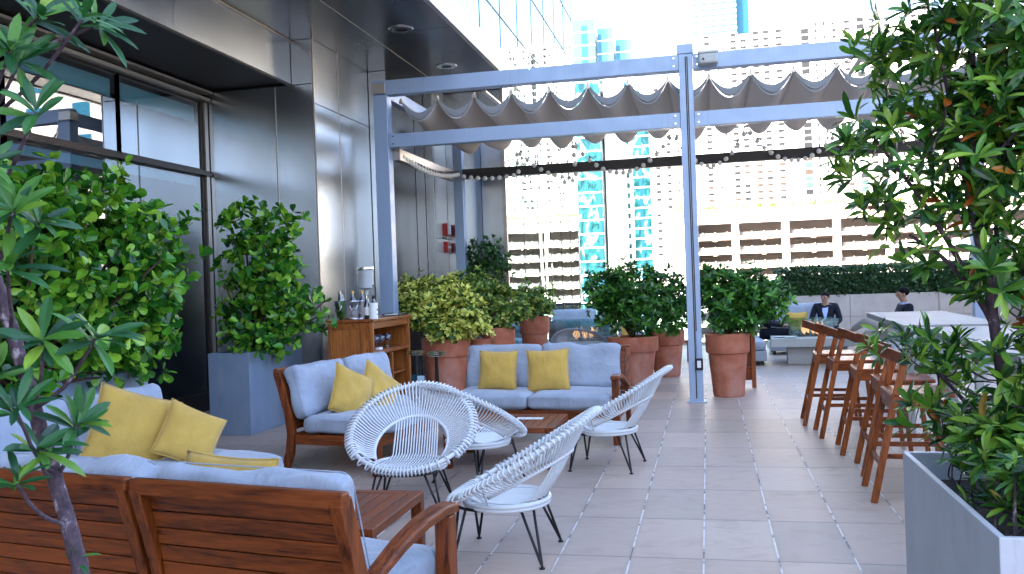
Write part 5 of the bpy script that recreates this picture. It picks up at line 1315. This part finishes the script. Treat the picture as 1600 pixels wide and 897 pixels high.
for i, (x, y, lab) in enumerate(((1.22, 16.45, 'white plate on the near left corner of the right fire table'), (1.40, 16.30, 'white plate near the front edge of the right fire table, beside another'))):
    t = thing('plate', lab, 'plate', (x, y, .472)); obj('dish', MB().lathe([(.05, 0), (.06, .002), (.11, .016), (.112, .019), (.06, .007), (.001, .006)], 28), 'whiteplastic', t, smooth='auto')
t = thing('folded_napkins', 'white folded card lying on the coffee table in front of the rear sofa', 'card', (-1.62, 7.95, .362)); obj('card', MB().box(-.12, .12, -.05, .05, 0, .006), 'whiteplastic', t)
# ================================================================ PEOPLE
def skin_mesh(name, verts, edges, mat_, parent, root=0, sub=2):
    me = bpy.data.meshes.new(name); bm = bmesh.new(); lay = bm.verts.layers.skin.verify(); V_ = []
    for i, (p, r) in enumerate(verts):
        v = bm.verts.new(p); rr = r if isinstance(r, tuple) else (r, r); v[lay].radius = rr; v[lay].use_root = (i == root); V_.append(v)
    for a, b in edges: bm.edges.new((V_[a], V_[b]))
    bm.to_mesh(me); bm.free(); me.materials.append(M[mat_])
    o = bpy.data.objects.new(name, me); col.objects.link(o); o.parent = parent
    o.modifiers.new('skin', 'SKIN').use_smooth_shade = True
    s = o.modifiers.new('sub', 'SUBSURF'); s.levels = sub; s.render_levels = sub
    return o
def person(label, loc, rotz, J, trousers, headturn=0.0, headtilt=0.0, lean=0.0):
    """seated figure, local facing -Y, origin on the ground under the pelvis. J: joint dictionary"""
    t = thing('person', label, 'person', loc, rotz, 'men seated round the right fire table')
    P = {k: Vector(v) for k, v in J.items()}
    vs = []; ed = []; ix = {}
    def A(k, p, r, prev=None):
        ix[k] = len(vs); vs.append((tuple(p), r))
        if prev is not None: ed.append((ix[prev], ix[k]))
    A('pelvis', P['pelvis'], (.14, .10)); A('waist', P['pelvis'].lerp(P['chest'], .45), (.12, .09), 'pelvis'); A('chest', P['chest'], (.14, .10), 'waist'); A('neck', P['neck'], .052, 'chest')
    hd = P['head']-P['neck']; f = Vector((math.sin(headturn), -math.cos(headturn), -headtilt))
    A('jaw', P['neck'].lerp(P['head'], .55)+f*.028, (.060, .062), 'neck'); A('face', P['head']+f*.012, (.072, .088), 'jaw'); A('crown', P['head']+Vector((0, 0, .062)), (.062, .074), 'face')
    for s in 'LR':
        A('sh'+s, P['sh'+s], .056, 'chest'); A('el'+s, P['el'+s], .040, 'sh'+s); A('wr'+s, P['wr'+s], .026, 'el'+s)
        hv = (P['hand'+s]-P['wr'+s]); A('palm'+s, P['wr'+s]+hv*.45, (.034, .018), 'wr'+s)
        sd = hv.cross(Vector((0, 0, 1))).normalized() if hv.cross(Vector((0, 0, 1))).length > .001 else Vector((1, 0, 0))
        for k in range(4):
            a = P['wr'+s]+hv*.85+sd*(k-1.5)*.017; A(f'f{s}{k}', a, .0085, 'palm'+s); A(f'g{s}{k}', a+hv*(.32+.05*(1.5-abs(k-1.5)))+Vector((0, 0, -.022)), .0065, f'f{s}{k}')
        th_ = P['wr'+s]+hv*.45+sd*(-.040 if s == 'L' else .040); A('th'+s, th_, .010, 'palm'+s); A('tt'+s, th_+hv*.35, .0075, 'th'+s)
        A('hip'+s, P['hip'+s], .085, 'pelvis'); A('kn'+s, P['kn'+s], .055, 'hip'+s); A('an'+s, P['an'+s], .036, 'kn'+s); A('toe'+s, P['toe'+s], (.034, .026), 'an'+s)
    body = skin_mesh('body', vs, ed, 'skin', t)
    # jacket
    up = .014
    jv = [(P['pelvis']+Vector((0, 0, .06)), (.165, .125)), (P['pelvis'].lerp(P['chest'], .5), (.155, .115)), (P['chest'], (.165, .118)), (P['chest'].lerp(P['neck'], .62), (.085, .075))]
    je = [(0, 1), (1, 2), (2, 3)]
    for s in 'LR':
        b = len(jv); jv += [(P['sh'+s], .074), (P['sh'+s].lerp(P['el'+s], .5), .062), (P['el'+s], .057), (P['wr'+s].lerp(P['el'+s], .12), .042)]; je += [(2, b), (b, b+1), (b+1, b+2), (b+2, b+3)]
    skin_mesh('jacket', [(tuple(p), r) for p, r in jv], je, 'suit', t)
    tv = [(P['pelvis']+Vector((0, 0, .02)), (.15, .115))]; te = []
    for s in 'LR':
        b = len(tv); tv += [(P['hip'+s], .098), (P['hip'+s].lerp(P['kn'+s], .5), .088), (P['kn'+s], .072), (P['kn'+s].lerp(P['an'+s], .5), .062), (P['an'+s].lerp(P['kn'+s], .06), .052)]; te += [(0, b), (b, b+1), (b+1, b+2), (b+2, b+3), (b+3, b+4)]
    skin_mesh('trousers', [(tuple(p), r) for p, r in tv], te, trousers, t)
    c = P['chest']; n_ = P['neck']; ff = Vector((0, -1, 0))
    sh = MB(); a0 = c.lerp(n_, .85)+ff*.052; b0 = c+ff*.122; c0_ = P['pelvis'].lerp(c, .5)+ff*.118
    sh.add([a0+Vector((-.055, .0, .012)), a0+Vector((.055, .0, .012)), b0+Vector((.052, 0, 0)), b0+Vector((-.052, 0, 0)), c0_+Vector((.012, 0, 0)), c0_+Vector((-.012, 0, 0)),
            a0+Vector((-.055, .05, .012)), a0+Vector((.055, .05, .012)), b0+Vector((.052, .06, 0)), b0+Vector((-.052, .06, 0)), c0_+Vector((.012, .06, 0)), c0_+Vector((-.012, .06, 0))],
           [(0, 3, 2, 1), (3, 5, 4, 2), (0, 1, 7, 6), (1, 2, 8, 7), (2, 4, 10, 8), (4, 5, 11, 10), (5, 3, 9, 11), (3, 0, 6, 9)])
    sh.tube([n_+Vector((.058*math.sin(2*PI*i/16), .055*math.cos(2*PI*i/16), -.035+.01*math.cos(2*PI*i/16))) for i in range(16)], .014, 6, closed=True)
    obj('shirt', sh, 'shirt', t, smooth='auto')
    H = P['head']; rm = Matrix.Translation(H) @ Matrix.Rotation(headturn, 4, 'Z')
    ha = MB(); ha.ball((0, .022, .048), .088, 16, 10, (.90, 1.05, .88)); ha.v = [tuple(rm @ Vector(p)) for p in ha.v]; obj('hair', ha, 'hair', t, smooth=True)
    fc = MB(); fc.ball((0, -.090, -.012), .014, 8, 6, (.8, 1.2, 1.6)); fc.v = [tuple(rm @ Vector(p)) for p in fc.v]; obj('nose', fc, 'skin', t, smooth=True)
    for s in (-1, 1):
        e = MB(); e.ball((s*.030, -.074, .010), .011, 8, 6, (1.2, .7, .7)); e.box(s*.030-.018, s*.030+.018, -.084, -.072, .026, .031); e.v = [tuple(rm @ Vector(p)) for p in e.v]; obj('eye', e, 'eye', t, smooth=True)
        e = MB(); e.ball((s*.078, .006, -.004), .022, 8, 6, (.45, .8, 1.2)); e.v = [tuple(rm @ Vector(p)) for p in e.v]; obj('ear', e, 'skin', t, smooth=True)
        e = MB(); fx = P['toe'+('L' if s < 0 else 'R')]; an = P['an'+('L' if s < 0 else 'R')]; dv_ = (fx-an); e.tube([an+Vector((0, 0, -.035)), an.lerp(fx, .5)+Vector((0, 0, -.02)), fx, fx+dv_.normalized()*.05], [.045, .048, .044, .02], 10); obj('shoe', e, 'black', t, smooth=True)
    mo = MB(); mo.box(-.022, .022, -.090, -.080, -.052, -.047); mo.v = [tuple(rm @ Vector(p)) for p in mo.v]; obj('mouth', mo, 'eye', t)
    return t
J1 = dict(pelvis=(0, 0, .52), chest=(0, .08, .84), neck=(0, .06, 1.0), head=(0, .035, 1.095), shL=(-.19, .08, .93), shR=(.19, .08, .93), elL=(-.27, .02, .66), elR=(.27, .0, .66), wrL=(-.20, -.22, .60), wrR=(.22, -.22, .60), handL=(-.16, -.31, .59), handR=(.20, -.31, .58),
          hipL=(-.10, -.04, .50), hipR=(.10, -.04, .50), knL=(-.16, -.46, .52), knR=(.16, -.46, .52), anL=(-.16, -.50, .10), anR=(.17, -.48, .10), toeL=(-.17, -.64, .05), toeR=(.18, -.62, .05))
person('man in a dark suit and blue shirt facing the camera by the end wall', (2.25, 18.5, 0), R(-12), J1, 'suit', R(-22))
J2 = dict(pelvis=(0, .02, .56), chest=(0, .16, .90), neck=(0, .15, 1.09), head=(0, .12, 1.20), shL=(-.19, .16, 1.0), shR=(.19, .16, 1.0), elL=(-.25, .05, .74), elR=(.25, .05, .74), wrL=(-.10, -.20, .70), wrR=(.12, -.20, .72), handL=(-.02, -.28, .70), handR=(.05, -.29, .73),
          hipL=(-.10, -.04, .54), hipR=(.10, -.04, .54), knL=(-.09, -.48, .56), knR=(.02, -.46, .80), anL=(-.10, -.52, .11), anR=(-.30, -.62, .62), toeL=(-.10, -.66, .05), toeR=(-.40, -.72, .58))
person('man in dark jacket and light grey trousers, legs crossed, in profile', (2.96, 15.45, 0), R(-82), J2, 'trouser_grey', R(-6))
J3 = dict(J1); J3.update(wrL=(-.10, -.36, .64), wrR=(.10, -.36, .64), handL=(-.03, -.44, .62), handR=(.03, -.45, .61), elL=(-.24, -.10, .70), elR=(.24, -.10, .70), chest=(0, -.02, .80), neck=(0, -.10, .95), head=(0, -.14, 1.04), shL=(-.19, -.02, .89), shR=(.19, -.02, .89))
person('man leaning forward, mostly hidden behind the potted plant right of the post', (1.02, 17.25, 0), R(82), J3, 'suit')
